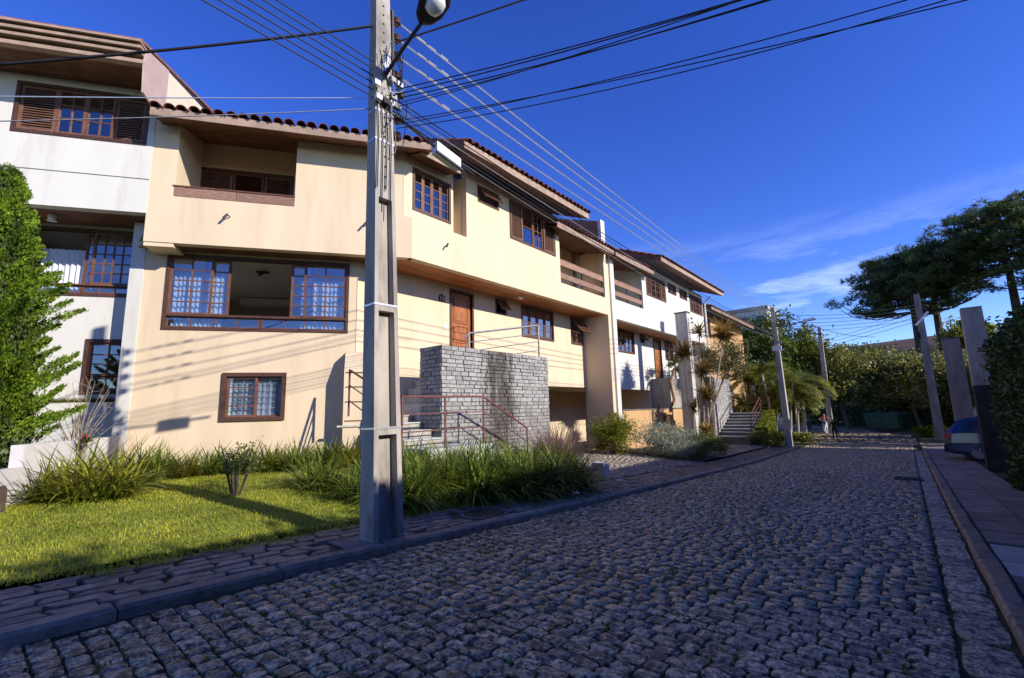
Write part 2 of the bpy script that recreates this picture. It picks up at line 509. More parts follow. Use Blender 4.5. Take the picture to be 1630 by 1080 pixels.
def leaves(P, size, D=None, aspect=2.0, spread=1.0, jit=0.35):
    """diamond leaves at P (n,3); D mean direction per leaf."""
    n = len(P)
    d = rng.normal(size=(n, 3))
    d /= np.linalg.norm(d, axis=1)[:, None]
    if D is not None:
        d = np.asarray(D) + d * spread
        d /= np.linalg.norm(d, axis=1)[:, None] + 1e-9
    r = rng.normal(size=(n, 3))
    a = np.cross(d, r)
    a /= np.linalg.norm(a, axis=1)[:, None] + 1e-9
    nn = np.cross(d, a)
    sz = size * (1 + jit * rng.uniform(-1, 1, n))[:, None]
    wd = sz / aspect
    V = np.empty((n, 4, 3))
    V[:, 0] = P - d * sz * 0.5
    V[:, 1] = P + a * wd * 0.5 + nn * wd * 0.18
    V[:, 2] = P + d * sz * 0.5
    V[:, 3] = P - a * wd * 0.5 + nn * wd * 0.18
    F = np.arange(4 * n).reshape(n, 4)
    return V.reshape(-1, 3), F


def crown_points(c, rad, n, clumps, shell=0.55, cl=0.28):
    """leaf points: gaussian clumps spread through the outer part of an ellipsoid."""
    d = rng.normal(size=(clumps, 3))
    d /= np.linalg.norm(d, axis=1)[:, None]
    rr = rng.uniform(shell, 1.0, clumps)[:, None]
    cc = d * rr
    w = rng.uniform(0.4, 1.4, clumps)
    idx = rng.choice(clumps, n, p=w / w.sum())
    size = rng.uniform(0.6, 1.4, clumps)[idx][:, None] * cl
    p = cc[idx] + rng.normal(size=(n, 3)) * size * 0.55
    out = p / (np.linalg.norm(p, axis=1)[:, None] + 1e-6)
    return np.asarray(c) + p * np.asarray(rad), out


def blades(n, length, width, spread, curve, base_r, seg=4, up=1.0, lean=None):
    """arching strap leaves from a small base, local coordinates."""
    th = rng.uniform(0, 2 * math.pi, n)
    tilt = spread * np.sqrt(rng.uniform(0.02, 1, n))
    L = length * rng.uniform(0.6, 1.1, n)
    w = width * rng.uniform(0.7, 1.2, n)
    br = base_r * np.sqrt(rng.uniform(0, 1, n))
    bt = rng.uniform(0, 2 * math.pi, n)
    base = np.stack([br * np.cos(bt), br * np.sin(bt), np.zeros(n)], 1)
    dirh = np.stack([np.cos(th), np.sin(th)], 1)
    if lean is not None:
        dirh = dirh + np.asarray(lean)[None]
        dirh /= np.linalg.norm(dirh, axis=1)[:, None] + 1e-6
    side = np.stack([-dirh[:, 1], dirh[:, 0], np.zeros(n)], 1)
    V = np.empty((n, seg + 1, 2, 3))
    pos = base.copy()
    for k in range(seg + 1):
        t = k / seg
        ww = w * (1.0 - t ** 2.2) * 0.5 + 0.0008
        V[:, k, 0] = pos - side * ww[:, None]
        V[:, k, 1] = pos + side * ww[:, None]
        a = tilt + curve * t * (0.5 + tilt)
        st = L / seg
        pos = pos + np.stack([dirh[:, 0] * np.sin(a) * st, dirh[:, 1] * np.sin(a) * st, np.cos(a) * st * up], 1)
    V[:, :, :, 2] = np.maximum(V[:, :, :, 2], 0.01)
    idx = np.arange(n * (seg + 1) * 2).reshape(n, seg + 1, 2)
    F = np.stack([idx[:, :-1, 0], idx[:, :-1, 1], idx[:, 1:, 1], idx[:, 1:, 0]], -1).reshape(-1, 4)
    return V.reshape(-1, 3), F


def join(*vf):
    Vs, Fs, b = [], [], 0
    for V, F in vf:
        Vs.append(V)
        Fs.append(F + b)
        b += len(V)
    return np.concatenate(Vs), np.concatenate(Fs)


def FL(u, w, z):      # facade that turns towards the corner: azimuth 34.1 degrees
    a = R(34.1)
    return (-11.94 + u * math.sin(a) + w * math.cos(a), 1.99 + u * math.cos(a) - w * math.sin(a), z)


def FR(u, w, z):      # facade along the street, w = 0 is the projecting upper storey
    return (-8.8 + w, u, z)


def FQ(u, w, z):      # facade across the street, facing -x
    return (5.0 - w, u, z)


def wall(mb, F, u0, u1, z0, z1, w, th, holes=()):
    """wall slab with rectangular openings; w outer face, th thickness."""
    us = sorted({u0, u1, *[h[0] for h in holes], *[h[1] for h in holes]})
    zs = sorted({z0, z1, *[h[2] for h in holes], *[h[3] for h in holes]})
    us = [u for u in us if u0 <= u <= u1]
    zs = [z for z in zs if z0 <= z <= z1]

    def solid(i, j):
        if not (0 <= i < len(us) - 1 and 0 <= j < len(zs) - 1):
            return False
        cu, cz = (us[i] + us[i + 1]) / 2, (zs[j] + zs[j + 1]) / 2
        return not any(h[0] < cu < h[1] and h[2] < cz < h[3] for h in holes)
    for i in range(len(us) - 1):
        for j in range(len(zs) - 1):
            if not solid(i, j):
                continue
            a, b, c, d = us[i], us[i + 1], zs[j], zs[j + 1]
            mb.poly([F(a, w, c), F(b, w, c), F(b, w, d), F(a, w, d)])
            mb.poly([F(a, w - th, d), F(b, w - th, d), F(b, w - th, c), F(a, w - th, c)])
            if not solid(i - 1, j): mb.poly([F(a, w, c), F(a, w, d), F(a, w - th, d), F(a, w - th, c)])
            if not solid(i + 1, j): mb.poly([F(b, w, d), F(b, w, c), F(b, w - th, c), F(b, w - th, d)])
            if not solid(i, j - 1): mb.poly([F(b, w, c), F(a, w, c), F(a, w - th, c), F(b, w - th, c)])
            if not solid(i, j + 1): mb.poly([F(a, w, d), F(b, w, d), F(b, w - th, d), F(a, w - th, d)])
    return mb


def ring(mb, F, u0, u1, z0, z1, w0, w1, t):
    mb.fbox(F, u0, u0 + t, w0, w1, z0, z1)
    mb.fbox(F, u1 - t, u1, w0, w1, z0, z1)
    mb.fbox(F, u0 + t, u1 - t, w0, w1, z0, z0 + t)
    mb.fbox(F, u0 + t, u1 - t, w0, w1, z1 - t, z1)


def window(house, F, u0, u1, z0, z1, w, sashes, fr=0.07, proud=0.02, name='window', inner=None):
    """frame set in an opening whose wall face is at w; sashes: (ua, ub, za, zb, cols, rows, kind)."""
    m = MB()
    ring(m, F, u0, u1, z0, z1, w - 0.12, w + proud, fr)
    win = m.build(name, 'frame_wood', house)
    for sa in sashes:
        ua, ub, za, zb, nc, nr, kind = sa[:7]
        wf = w - 0.05 if len(sa) < 8 else w + sa[7]
        if kind == 'shutter':
            m = MB()
            ring(m, F, ua, ub, za, zb, wf - 0.03, wf + 0.012, 0.06)
            k = int((zb - za - 0.12) / 0.055)
            for i in range(k):
                zz = za + 0.06 + (i + 0.5) * (zb - za - 0.12) / k
                m.hexa([F(ua + .06, wf - .025, zz + .012), F(ua + .06, wf + .006, zz - .02), F(ub - .06, wf + .006, zz - .02), F(ub - .06, wf - .025, zz + .012),
                        F(ua + .06, wf - .025, zz + .022), F(ua + .06, wf + .006, zz - .010), F(ub - .06, wf + .006, zz - .010), F(ub - .06, wf - .025, zz + .022)])
            m.build('shutter', 'shutter_wood', win)
            continue
        t = 0.05 if kind != 'thin' else 0.035
        mt = 0.026
        tilt = 0.0
        if kind == 'awning':
            tilt = R(38)
        G = F
        if tilt:
            def G(u, w_, z, F=F, zb=zb, wf=wf, tilt=tilt):
                dz, dw = z - zb, w_ - wf
                return F(u, wf + dw * math.cos(tilt) - dz * math.sin(tilt), zb + dz * math.cos(tilt) + dw * math.sin(tilt))
        m = MB()
        ring(m, G, ua, ub, za, zb, wf - 0.025, wf + 0.02, t)
        iu, iz = (ub - ua - 2 * t) / nc, (zb - za - 2 * t) / nr
        for i in range(1, nc):
            m.fbox(G, ua + t + i * iu - mt / 2, ua + t + i * iu + mt / 2, wf - 0.02, wf + 0.016, za + t, zb - t)
        for j in range(1, nr):
            m.fbox(G, ua + t, ub - t, wf - 0.017, wf + 0.013, za + t + j * iz - mt / 2, za + t + j * iz + mt / 2)
        m.build('sash', 'sash_wood', win)
        for i in range(nc):
            for j in range(nr):
                a0 = ua + t + i * iu + (mt / 2 if i else 0)
                a1 = ua + t + (i + 1) * iu - (mt / 2 if i < nc - 1 else 0)
                b0 = za + t + j * iz + (mt / 2 if j else 0)
                b1 = za + t + (j + 1) * iz - (mt / 2 if j < nr - 1 else 0)
                q = MB().fbox(G, a0 - .004, a1 + .004, wf - .004, wf + .002, b0 - .004, b1 + .004)
                q.build('pane', 'glass', win)
    return win


def curtain(parent, F, u0, u1, z0, z1, w, amp=0.035, waves=14):
    n = max(24, int(waves * 6))
    m = MB()
    for i in range(n + 1):
        u = u0 + (u1 - u0) * i / n
        ww = w + amp * math.sin(i / n * waves * 2 * math.pi + 0.6 * math.sin(i * .7))
        m.v += [F(u, ww, z0), F(u, ww * 0.7 + w * 0.3, z1)]
        if i:
            b = 2 * i
            m.f.append((b - 2, b, b + 1, b - 1))
    return m.build('curtain', 'curtain', parent, smooth=True)


# roof tile: half barrel, taper towards the upper end, real thickness
def tile_mesh():
    m = MB()
    n = 7
    for end, (r, y) in enumerate(((0.105, 0.0), (0.085, 0.46))):
        for rr in (r, r - 0.014):
            for k in range(n + 1):
                t = math.pi * k / n
                m.v.append((-rr * math.cos(t), y, rr * math.sin(t) * 0.85))
    q = n + 1
    for k in range(n):
        m.f.append((k + 1, k, 2 * q + k, 2 * q + k + 1))
        m.f.append((q + k, q + k + 1, 3 * q + k + 1, 3 * q + k))
        m.f.append((k, k + 1, q + k + 1, q + k))
        m.f.append((2 * q + k + 1, 2 * q + k, 3 * q + k, 3 * q + k + 1))
    me = m.mesh('roof_tile')
    me.materials.append(MATS['tile'])
    return me


TILE = tile_mesh()
TV = np.array([v.co[:] for v in TILE.vertices])
TF = np.array([list(p.vertices) for p in TILE.polygons])


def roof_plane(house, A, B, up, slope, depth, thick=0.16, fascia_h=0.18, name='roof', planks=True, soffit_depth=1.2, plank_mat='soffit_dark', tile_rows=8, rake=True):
    """A, B: ends of the eave's lower fascia edge; up: horizontal unit vector away from the street."""
    A, B, up = Vector(A), Vector(B), Vector(up)
    along = (B - A).normalized()
    rise = Vector((up.x, up.y, slope))
    rise_n = rise.normalized()
    nrm = rise_n.cross(along)
    if nrm.z < 0: nrm = -nrm
    zt = Vector((0, 0, fascia_h))
    Lr = depth * math.sqrt(1 + slope * slope)
    m = MB()
    e = along * 0.001
    a0, b0 = A + zt - nrm * 0.06, B + zt - nrm * 0.06
    m.hexa([a0 + up * 0.03, b0 + up * 0.03, b0 + rise * depth, a0 + rise * depth,
            A + zt + up * 0.03, B + zt + up * 0.03, B + zt + rise * depth, A + zt + rise * depth])
    roof = m.build(name, 'tile_brown', house)
    m = MB()
    m.hexa([A, B, B + up * 0.028, A + up * 0.028, A + zt * 0.98, B + zt * 0.98, B + zt * 0.98 + up * 0.028, A + zt * 0.98 + up * 0.028])
    m.build('fascia', 'fascia', roof)
    for Pn, sgn in ((A, -1), (B, 1)):
        if rake:
            q = MB()
            o = along * sgn
            q.hexa([Pn, Pn + o * 0.028, Pn + o * .028 + rise * depth, Pn + rise * depth,
                    Pn + zt * .97, Pn + o * .028 + zt * .97, Pn + o * .028 + zt * .97 + rise * depth, Pn + zt * .97 + rise * depth])
            q.build('rake_board', 'soffit_dark', roof)
    if planks:
        k = max(3, int(soffit_depth / 0.14))
        for i in range(k):
            d0, d1 = 0.035 + i * soffit_depth / k, 0.035 + (i + 1) * soffit_depth / k - 0.006
            q = MB()
            z0 = Vector((0, 0, 0.045))
            q.hexa([A + rise * d0, B + rise * d0, B + rise * d1, A + rise * d1,
                    A + z0 * .5 + rise * d0, B + z0 * .5 + rise * d0, B + z0 * .5 + rise * d1, A + z0 * .5 + rise * d1])
            q.build('soffit_board', plank_mat, roof)
    n = max(1, int(round((B - A).length / 0.235)))
    st = (B - A).length / n
    basis = Matrix(((along.x, rise_n.x, nrm.x, 0), (along.y, rise_n.y, nrm.y, 0), (along.z, rise_n.z, nrm.z, 0), (0, 0, 0, 1)))
    Vs, Fs = [], []
    for r in range(tile_rows):
        for i in range(n):
            p = A + zt + along * (st * (i + 0.5) + random.uniform(-.012, .012)) + rise_n * (r * 0.38 - 0.07 + random.uniform(-.015, .015)) + nrm * (0.012 + random.uniform(0, .012))
            M = Matrix.Translation(p) @ basis @ Matrix.Rotation(R(random.uniform(-2.5, 2.5)), 4, 'Z') @ Matrix.Rotation(R(1.6), 4, 'X')
            if r == 0:
                add('tile', TILE, None, roof, M)
            else:
                A3 = np.array(M.to_3x3())
                Vs.append(TV @ A3.T + np.array(p))
                Fs.append(TF + len(TV) * len(Fs))
    if Vs:
        o = add('tile_field', fast('tile_field', np.concatenate(Vs), np.concatenate(Fs)), 'tile', roof)
        tag(o, kind='stuff')
    return roof


# ------------------------------------------------------------------ ground, road, pavements
def strip(name, material, x0, x1, ys, dz, kind='structure', parent=None, nx=1):
    m = MB()
    for i, y in enumerate(ys):
        for k in range(nx + 1):
            xx = x0 + (x1 - x0) * k / nx
            m.v.append((xx, y, g(y) + dz))
    for i in range(len(ys) - 1):
        for k in range(nx):
            b = i * (nx + 1) + k
            m.f.append((b, b + 1, b + nx + 2, b + nx + 1))
    o = m.build(name, material, parent)
    return tag(o, kind=kind) if parent is None else o


tag(strip('ground', 'earth', -900, 900, [-600, -60, -10, 2, 10, 18, 26, 60, 200, 1200], -0.12), 'dry grass and earth under the whole street', 'ground')
YS = list(np.arange(-14, 28.1, 2.0))
road = strip('road', 'joint', -4.28, 0.36, YS, -0.012)
tag(road, 'street paved with uneven grey stone setts and mossy joints', 'road')
# the road widens and bends away beyond the kerb end
m = MB()
bend = [(-4.28, 28), (0.36, 28), (0.5, 32), (0.0, 38), (-2.4, 46), (-6.5, 55), (-12, 66), (-30, 96), (-40, 90), (-20, 58), (-11, 38), (-6.6, 30.5), (-5.4, 28.6)]
m.poly([(x, y, g(y) - 0.012) for x, y in bend])
bend_o = m.build('bend_surface', 'joint', road)

# setts: 8 shapes, the 300 that show largest as objects, the others in one part
SETT = []
for k in range(8):
    m = MB()
    nx, ny = 4, 4
    hx, hy = 0.5, 0.5
    for j in range(ny + 1):
        for i in range(nx + 1):
            x, y = -hx + i / nx, -hy + j / ny
            edge = max(abs(x) / hx, abs(y) / hy)
            rr = 1 - 0.10 * (abs(x * y) * 4) ** 1.5 + random.uniform(-.06, .05)
            z = (0.004 if edge > 0.99 else 0.022) + random.uniform(-.010, .010)
            m.v.append((x * rr, y * rr, z))
    for j in range(ny):
        for i in range(nx):
            b = j * (nx + 1) + i
            m.f.append((b, b + 1, b + nx + 2, b + nx + 1))
    per = [i for i in range(nx + 1)] + [(nx + 1) * j + nx for j in range(1, ny + 1)] + [(nx + 1) * ny + i for i in range(nx - 1, -1, -1)] + [(nx + 1) * j for j in range(ny - 1, 0, -1)]
    b = len(m.v)
    for p in per:
        v = m.v[p]
        m.v.append((v[0] * 1.04, v[1] * 1.04, -0.05))
    for q in range(len(per)):
        q2 = (q + 1) % len(per)
        m.f.append((per[q], b + q, b + q2, per[q2]))
    me = m.mesh('sett')
    me.materials.append(MATS['cobble'])
    SETT.append((me, np.array(m.v), [tuple(f) for f in m.f]))

SETT_Q = []
for me, V, F in SETT:      # lighter copies for the merged field: every second grid line
    keep = [j * 5 + i for j in (0, 2, 4) for i in (0, 2, 4)]
    idx = {k_: n_ for n_, k_ in enumerate(keep)}
    q = [(idx[j * 5 + i], idx[j * 5 + i + 2], idx[(j + 2) * 5 + i + 2], idx[(j + 2) * 5 + i]) for j in (0, 2) for i in (0, 2)]
    per_ = [0, 1, 2, 5, 8, 7, 6, 3]
    Vk = V[keep]
    sk_ = Vk[per_] * np.array([1.03, 1.03, 0]) + np.array([0, 0, -.05])
    q += [(per_[a_], 9 + a_, 9 + (a_ + 1) % 8, per_[(a_ + 1) % 8]) for a_ in range(8)]
    SETT_Q.append((np.concatenate([Vk, sk_]), np.array(q)))
setts = []
y = -1.2
while y < 30.5:
    rp = random.uniform(0.106, 0.136)
    x = -4.25 + random.uniform(0, 0.1)
    end = 0.06
    while x < end:
        wd = random.uniform(0.10, 0.185) if x < -1.2 else random.uniform(0.13, 0.195)
        if x + wd > end - .08: wd = end - x
        if wd < .07: break
        setts.append((x + wd / 2, y + rp / 2 + 0.012 * math.sin(x * 3 + y), wd - random.uniform(.004, .018), rp - random.uniform(.004, .018), random.randrange(8), R(random.uniform(-4, 4)),
                      random.uniform(.3, .65) if x < -1.5 else random.uniform(.22, .38), random.uniform(-.005, .005)))
        x += wd
    y += rp


def shown(x, y):
    """apparent size and whether a ground point falls in the picture."""
    p = cam.matrix_world.inverted() @ Vector((x, y, g(y)))
    if p.z > -0.1: return 0
    u, v = p.x / -p.z * 724.4 + 815, 540 - p.y / -p.z * 724.4
    if not (-10 < u < 1640 and 0 < v < 1095): return 0
    return 1 / (p.z * p.z) * abs((g(y) - 2.0) / p.z)


order = sorted(range(len(setts)), key=lambda i: -shown(setts[i][0], setts[i][1]))
near = set(order[:300])
Vs, Fs, base = [], [], 0
for i, (x, y, wx, wy, k, rz, hz, dz) in enumerate(setts):
    sl = (g(y + .1) - g(y - .1)) / .2
    M = Matrix.Translation((x, y, g(y) + dz)) @ Matrix.Rotation(math.atan(sl), 4, 'X') @ Matrix.Rotation(rz, 4, 'Z') @ Matrix.Diagonal((wx, wy, hz, 1))
    if i in near:
        add('sett', SETT[k][0], None, road, M)
    else:
        V, F = SETT_Q[k]
        A3 = np.array(M.to_3x3())
        Vs.append(V @ A3.T + np.array(M.translation))
        Fs.append(F + base)
        base += len(V)
o = add('sett_field', fast('sett_field', np.concatenate(Vs), np.concatenate(Fs)), 'cobble', road)
tag(o, kind='stuff')
# gutter course of long stones beside the straight kerb
y = 1.0
while y < 27:
    ln = random.uniform(0.42, 0.6)
    k = random.randrange(8)
    sl = math.atan((g(y + .1) - g(y - .1)) / .2)
    M = Matrix.Translation((0.20, y + ln / 2, g(y + ln / 2) - 0.004)) @ Matrix.Rotation(sl, 4, 'X') @ Matrix.Diagonal((0.25, ln - 0.02, .4, 1))
    add('gutter_stone', SETT[k][0], None, road, M)
    y += ln
# drain grate in the gutter
m = MB()
gz = g(15.2)
ring_ = [(-.28, .28, -.2, -.16), (-.28, .28, .16, .2), (-.28, -.24, -.16, .16), (.24, .28, -.16, .16)]
for a, b, c, d in ring_: m.box(a - .15, b - .15, 15.2 + c, 15.2 + d, gz + .012, gz + .05)
for i in range(9):
    xx = -.37 + i * .055
    m.box(xx, xx + .022, 15.04, 15.36, gz + .015, gz + .042)
tag(m.build('drain_grate', 'metal_dark'), 'dark iron drain grate sunk in the street by the straight kerb', 'drain grate')

# bend of the road: rougher setts too far to pick apart
Vs, Fs, base = [], [], 0
for i in range(2200):
    y = random.uniform(30.5, 52)
    x0 = np.interp(y, [30.5, 38, 58], [-6.6, -11, -20])
    x1 = np.interp(y, [30.5, 32, 38, 46, 55], [.4, .45, -.1, -2.5, -6.6])
    x = random.uniform(max(x0, -9), x1)
    k = random.randrange(8)
    V, F = SETT_Q[k]
    Vs.append(V * np.array([.26, .24, .8]) + np.array([x, y, g(y) - .004]))
    Fs.append(F + base)
    base += len(V)
tag(add('sett_field', fast('sett_field', np.concatenate(Vs), np.concatenate(Fs)), 'cobble', road), kind='stuff')


def kerb_run(parent, x0, x1, ya, yb, lo, hi, matn='kerb'):
    y = ya
    while y < yb:
        ln = min(random.uniform(lo, hi), yb - y)
        if ln < 0.15: break
        m = MB()
        j = lambda: random.uniform(-.008, .008)
        t, b2 = g(y) + .075, g(y + ln) + .075
        y1 = y + ln - .012
        c = .022
        j0, j1, j2, j3 = j(), j(), j(), j()
        m.hexa([(x0 + j0, y, g(y) - .1), (x1 + j1, y, g(y) - .1), (x1 + j2, y1, g(y1) - .1), (x0 + j3, y1, g(y1) - .1),
                (x0 + j0, y, t - c), (x1 + j1, y, t - c), (x1 + j2, y1, b2 - c), (x0 + j3, y1, b2 - c)])
        m.f.pop(1)
        q = len(m.v)
        m.v += [(x0 + j0 + c, y + c, t + j()), (x1 + j1 - c, y + c, t + j()), (x1 + j2 - c, y1 - c, b2 + j()), (x0 + j3 + c, y1 - c, b2 + j())]
        m.f += [(q, q + 1, q + 2, q + 3), (4, 5, q + 1, q), (5, 6, q + 2, q + 1), (6, 7, q + 3, q + 2), (7, 4, q, q + 3)]
        m.build('kerb_stone', matn, parent)
        y += ln


pav = strip('pavement', 'joint', -5.5, -4.3, list(np.arange(-6, 28, 2.0)), 0.045)
tag(pav, 'pavement of rough brown flagstones with a stone kerb, in front of the lawn', 'pavement')
kerb_run(pav, -4.45, -4.27, -4, 27.2, .7, 1.15)
# flagstones: uneven quads in three staggered rows
flag_field = MB()
rows = [-5.42, -5.25, -5.09, -4.92, -4.77, -4.61, -4.465]
for r in range(len(rows) - 1):
    y = -1.5 + r * .17
    while y < 26.8:
        ln = random.uniform(.2, .38)
        xa, xb = rows[r] + .014, rows[r + 1] - .014
        jj = lambda s=.042: random.uniform(-s, s)
        far = y > 12
        jj_ = random.uniform(-.05, .05)
        P = [(xa + jj(.02), y + .012 + jj_), (xb + jj(.02), y + .012 - jj_), (xb + jj(.02), y + ln - .012 + jj(.03)), (xa + jj(.02), y + ln - .012 + jj(.03))]
        if not ((xb > -4.85 and xa < -4.3 and y + ln > 2.62 and y < 3.45 and xa < -4.3) or (abs(y + ln / 2 - 4.9) < .5 and xb > -5.05 and xa < -4.46)):
            m = flag_field if y > 11.5 else MB()
            h = random.uniform(.018, .03)
            m.hexa([(px, py, g(py) + .03) for px, py in P] + [(px * .94 + .06 * sum(q[0] for q in P) / 4, py * .94 + .06 * sum(q[1] for q in P) / 4, g(py) + .045 + h + random.uniform(-.004, .004)) for px, py in P])
            if m is not flag_field: m.build('flagstone', 'flag', pav)
        y += ln
tag(flag_field.build('flagstone_field', 'flag', pav), kind='stuff')
# cement pad round the pole, manhole cover
m = MB()
m.prism([(-4.88, 2.62, g(2.62) + .05), (-4.46, 2.60, g(2.6) + .05), (-4.47, 3.46, g(3.46) + .05), (-4.86, 3.44, g(3.44) + .05)], (0, 0, .022))
m.build('cement_pad', 'concrete_mid', pav)
o = thing('manhole_cover', (-4.76, 4.9, g(4.9) + .1), 'round iron manhole cover set in the brown flagstone pavement', 'manhole cover')
m = MB().lathe((-4.76, 4.9, g(4.9) + .035), [(.27, 0), (.27, .04), (.255, .043)], 24)
m.build('cover_plate', 'metal_dark', o)
m = MB()
for k in range(24):
    a, b = 2 * math.pi * k / 24, 2 * math.pi * (k + 1) / 24
    z0 = g(4.9) + .03
    P = lambda r, t, z: (-4.76 + r * math.cos(t), 4.9 + r * math.sin(t), z)
    m.hexa([P(.29, a, z0), P(.36, a, z0), P(.36, b, z0), P(.29, b, z0), P(.29, a, z0 + .045), P(.36, a, z0 + .045), P(.36, b, z0 + .045), P(.29, b, z0 + .045)])
m.build('cover_ring', 'concrete_dark', o)
for k in range(5):
    xx = -4.76 - .2 + k * .1
    hh = math.sqrt(.25 ** 2 - (xx + 4.76) ** 2)
    MB().box(xx - .015, xx + .015, 4.9 - hh, 4.9 + hh, g(4.9) + .072, g(4.9) + .084).build('cover_rib', 'metal_dark', o)

# pavement with big slabs on the other side
pav2 = strip('pavement', 'joint', 0.36, 2.6, list(np.arange(-6, 44, 2.0)), 0.035)
tag(pav2, 'narrow pavement of worn grey slabs beside the tall dark hedge', 'pavement')
kerb_run(pav2, 0.35, 0.50, -4, 31, .8, 1.1)
y = 0.6
while y < 31:
    ln = random.uniform(.75, 1.05)
    for xa, xb in ((.515, 1.02), (1.035, 1.56)):
        if 6.2 < y + ln / 2 < 7.2:
            continue
        a = random.uniform(-.006, .006)
        m = MB()
        m.hexa([(xa, y, g(y) + .02), (xb, y, g(y) + .02), (xb, y + ln - .016, g(y + ln) + .02), (xa, y + ln - .016, g(y + ln) + .02),
                (xa, y, g(y) + 0.058 + a), (xb, y, g(y) + 0.058 + a), (xb, y + ln - .016, g(y + ln) + 0.058 - a), (xa, y + ln - .016, g(y + ln) + 0.058 - a)])
        m.build('slab', 'slab', pav2)
    y += ln
m = MB()
m.hexa([(.515, 5.9, g(5.9) + .02), (1.6, 6.0, g(6) + .02), (1.6, 7.3, g(7.3) + .02), (.515, 7.3, g(7.3) + .02), (.515, 5.9, g(5.9) + .062), (1.6, 6.0, g(6) + .062), (1.6, 7.3, g(7.3) + .062), (.515, 7.3, g(7.3) + .062)])
m.build('cement_patch', 'new_cement', pav2)
MB().box(.33, .52, 30.2, 31.0, g(31) + .02, g(31) + .085).build('painted_kerb_end', 'yellow_paint', pav2)

# lawn
def lawn_z(x, y):
    t = min(1, max(0, (-5.3 - x) / 3.5))
    e = g(y) + .065
    top = 0.85 if y < 7 else max(0.5, 0.85 - (y - 7) * .1)
    return e * (1 - t) + max(top, e) * t + .012 * math.sin(x * 2.1) * math.sin(y * 1.7)


LX = np.arange(-16, -5.2, .4)
LY = np.arange(-7, 10.6, .4)
m = MB()
for yy in LY:
    for xx in LX:
        m.v.append((xx, yy, lawn_z(xx, yy)))
nx = len(LX)
for j in range(len(LY) - 1):
    for i in range(nx - 1):
        b = j * nx + i
        m.f.append((b, b + 1, b + nx + 1, b + nx))
lawn = m.build('lawn', 'lawn_soil', smooth=True)
tag(lawn, 'front lawn sloping up from the pavement to the beige house', 'lawn', kind='structure')


def grass_field(n, region, size):
    P = []
    while len(P) < n:
        x, y = random.uniform(*region[0]), random.uniform(*region[1])
        if region[2](x, y): P.append((x, y, lawn_z(x, y)))
    P = np.array(P)
    n = len(P)
    th = rng.uniform(0, 2 * math.pi, n)
    L = size * rng.uniform(.5, 1.3, n)
    tilt = rng.uniform(.1, 1.0, n)
    d = np.stack([np.cos(th) * np.sin(tilt), np.sin(th) * np.sin(tilt), np.cos(tilt)], 1) * L[:, None]
    s = np.stack([-np.sin(th), np.cos(th), np.zeros(n)], 1) * .0045
    d2 = d * np.array([1.6, 1.6, .75])
    V = np.stack([P - s, P + s, P + d * .55 + s * .8, P + d2, P + d * .55 - s * .8], 1).reshape(-1, 3)
    i = np.arange(n) * 5
    me = bpy.data.meshes.new('grass')
    Fl = [tuple(q) for q in np.stack([i, i + 1, i + 2, i + 4], 1)] + [tuple(q) for q in np.stack([i + 4, i + 2, i + 3], 1)]
    me.from_pydata(V.tolist(), [], Fl)
    return me


def on_lawn(x, y):
    edge = -5.2 - .25 * max(0, 1.2 - y) - .06 * math.sin(y * 5) - .04 * math.sin(y * 13)
    if y > 4.2: edge = -5.3
    d = (x + 11.94) * math.sin(R(34.1)) + (y - 1.99) * math.cos(R(34.1))
    w = (x + 11.94) * math.cos(R(34.1)) - (y - 1.99) * math.sin(R(34.1))
    return x < edge and w > -.3 and d > -4


gr = add('grass', grass_field(75000, ((-12, -5.1), (-1.0, 6.5), on_lawn), .055), 'grass')
tag(gr, 'short bright green grass covering the front lawn', 'grass', kind='stuff')

# moss and weeds rooted in the joints of the setts
P = []
for x_, y_, wx_, wy_, *_r in setts:
    if y_ < 16 and random.random() < (.30 if x_ < -1.3 else .07) * (.4 + .6 * (math.sin(x_ * 1.7) * math.sin(y_ * .9) > -.2)):
        for _ in range(7):
            if random.random() < .5: P.append((x_ + wx_ * .54 + random.uniform(-.006, .006), y_ + random.uniform(-.5, .5) * wy_, g(y_) - .004))
            else: P.append((x_ + random.uniform(-.5, .5) * wx_, y_ + wy_ * .56 + random.uniform(-.006, .006), g(y_) - .004))
P = np.array(P)
V, F = leaves(P + np.array([0, 0, .008]), .042, np.tile([0, 0, 1.0], (len(P), 1)), 2.5, .8)
tag(add('moss', fast('moss', V, F), 'moss_green', road), kind='stuff')
# driveway of the beige house, paved court between the two houses
m = MB()
DX = [-14, -9.9, -8.5, -7, -5.48]
DYs = [9.4, 12, 14, 16.45]
dz_ = lambda x, y: np.interp(x, [-14, -9.9, -5.45], [.42, .42, g(y) + .062])
for yy in DYs:
    for xx in DX: m.v.append((xx, yy, dz_(xx, yy)))
for j in range(len(DYs) - 1):
    for i in range(len(DX) - 1):
        b = j * len(DX) + i
        m.f.append((b, b + 1, b + len(DX) + 1, b + len(DX)))
drive = m.build('driveway', 'joint')
tag(drive, 'sunlit stone paved driveway rising to the garage of the beige house', 'driveway', kind='structure')
Vs, Fs, base = [], [], 0
yy = 9.5
while yy < 16.35:
    xx = -9.8 + random.uniform(0, .1)
    while xx < -5.6:
        w_ = random.uniform(.14, .24)
        V, F = SETT_Q[random.randrange(8)]
        cx_, cy_ = xx + w_ / 2, yy + .08
        Vs.append(V * np.array([w_ - .015, .15, .35]) + np.array([cx_, cy_, dz_(cx_, cy_) + .003]))
        Fs.append(F + base); base += len(V)
        xx += w_
    yy += .165
tag(add('paver_field', fast('paver_field', np.concatenate(Vs), np.concatenate(Fs)), 'paver', drive, smooth=True), kind='stuff')
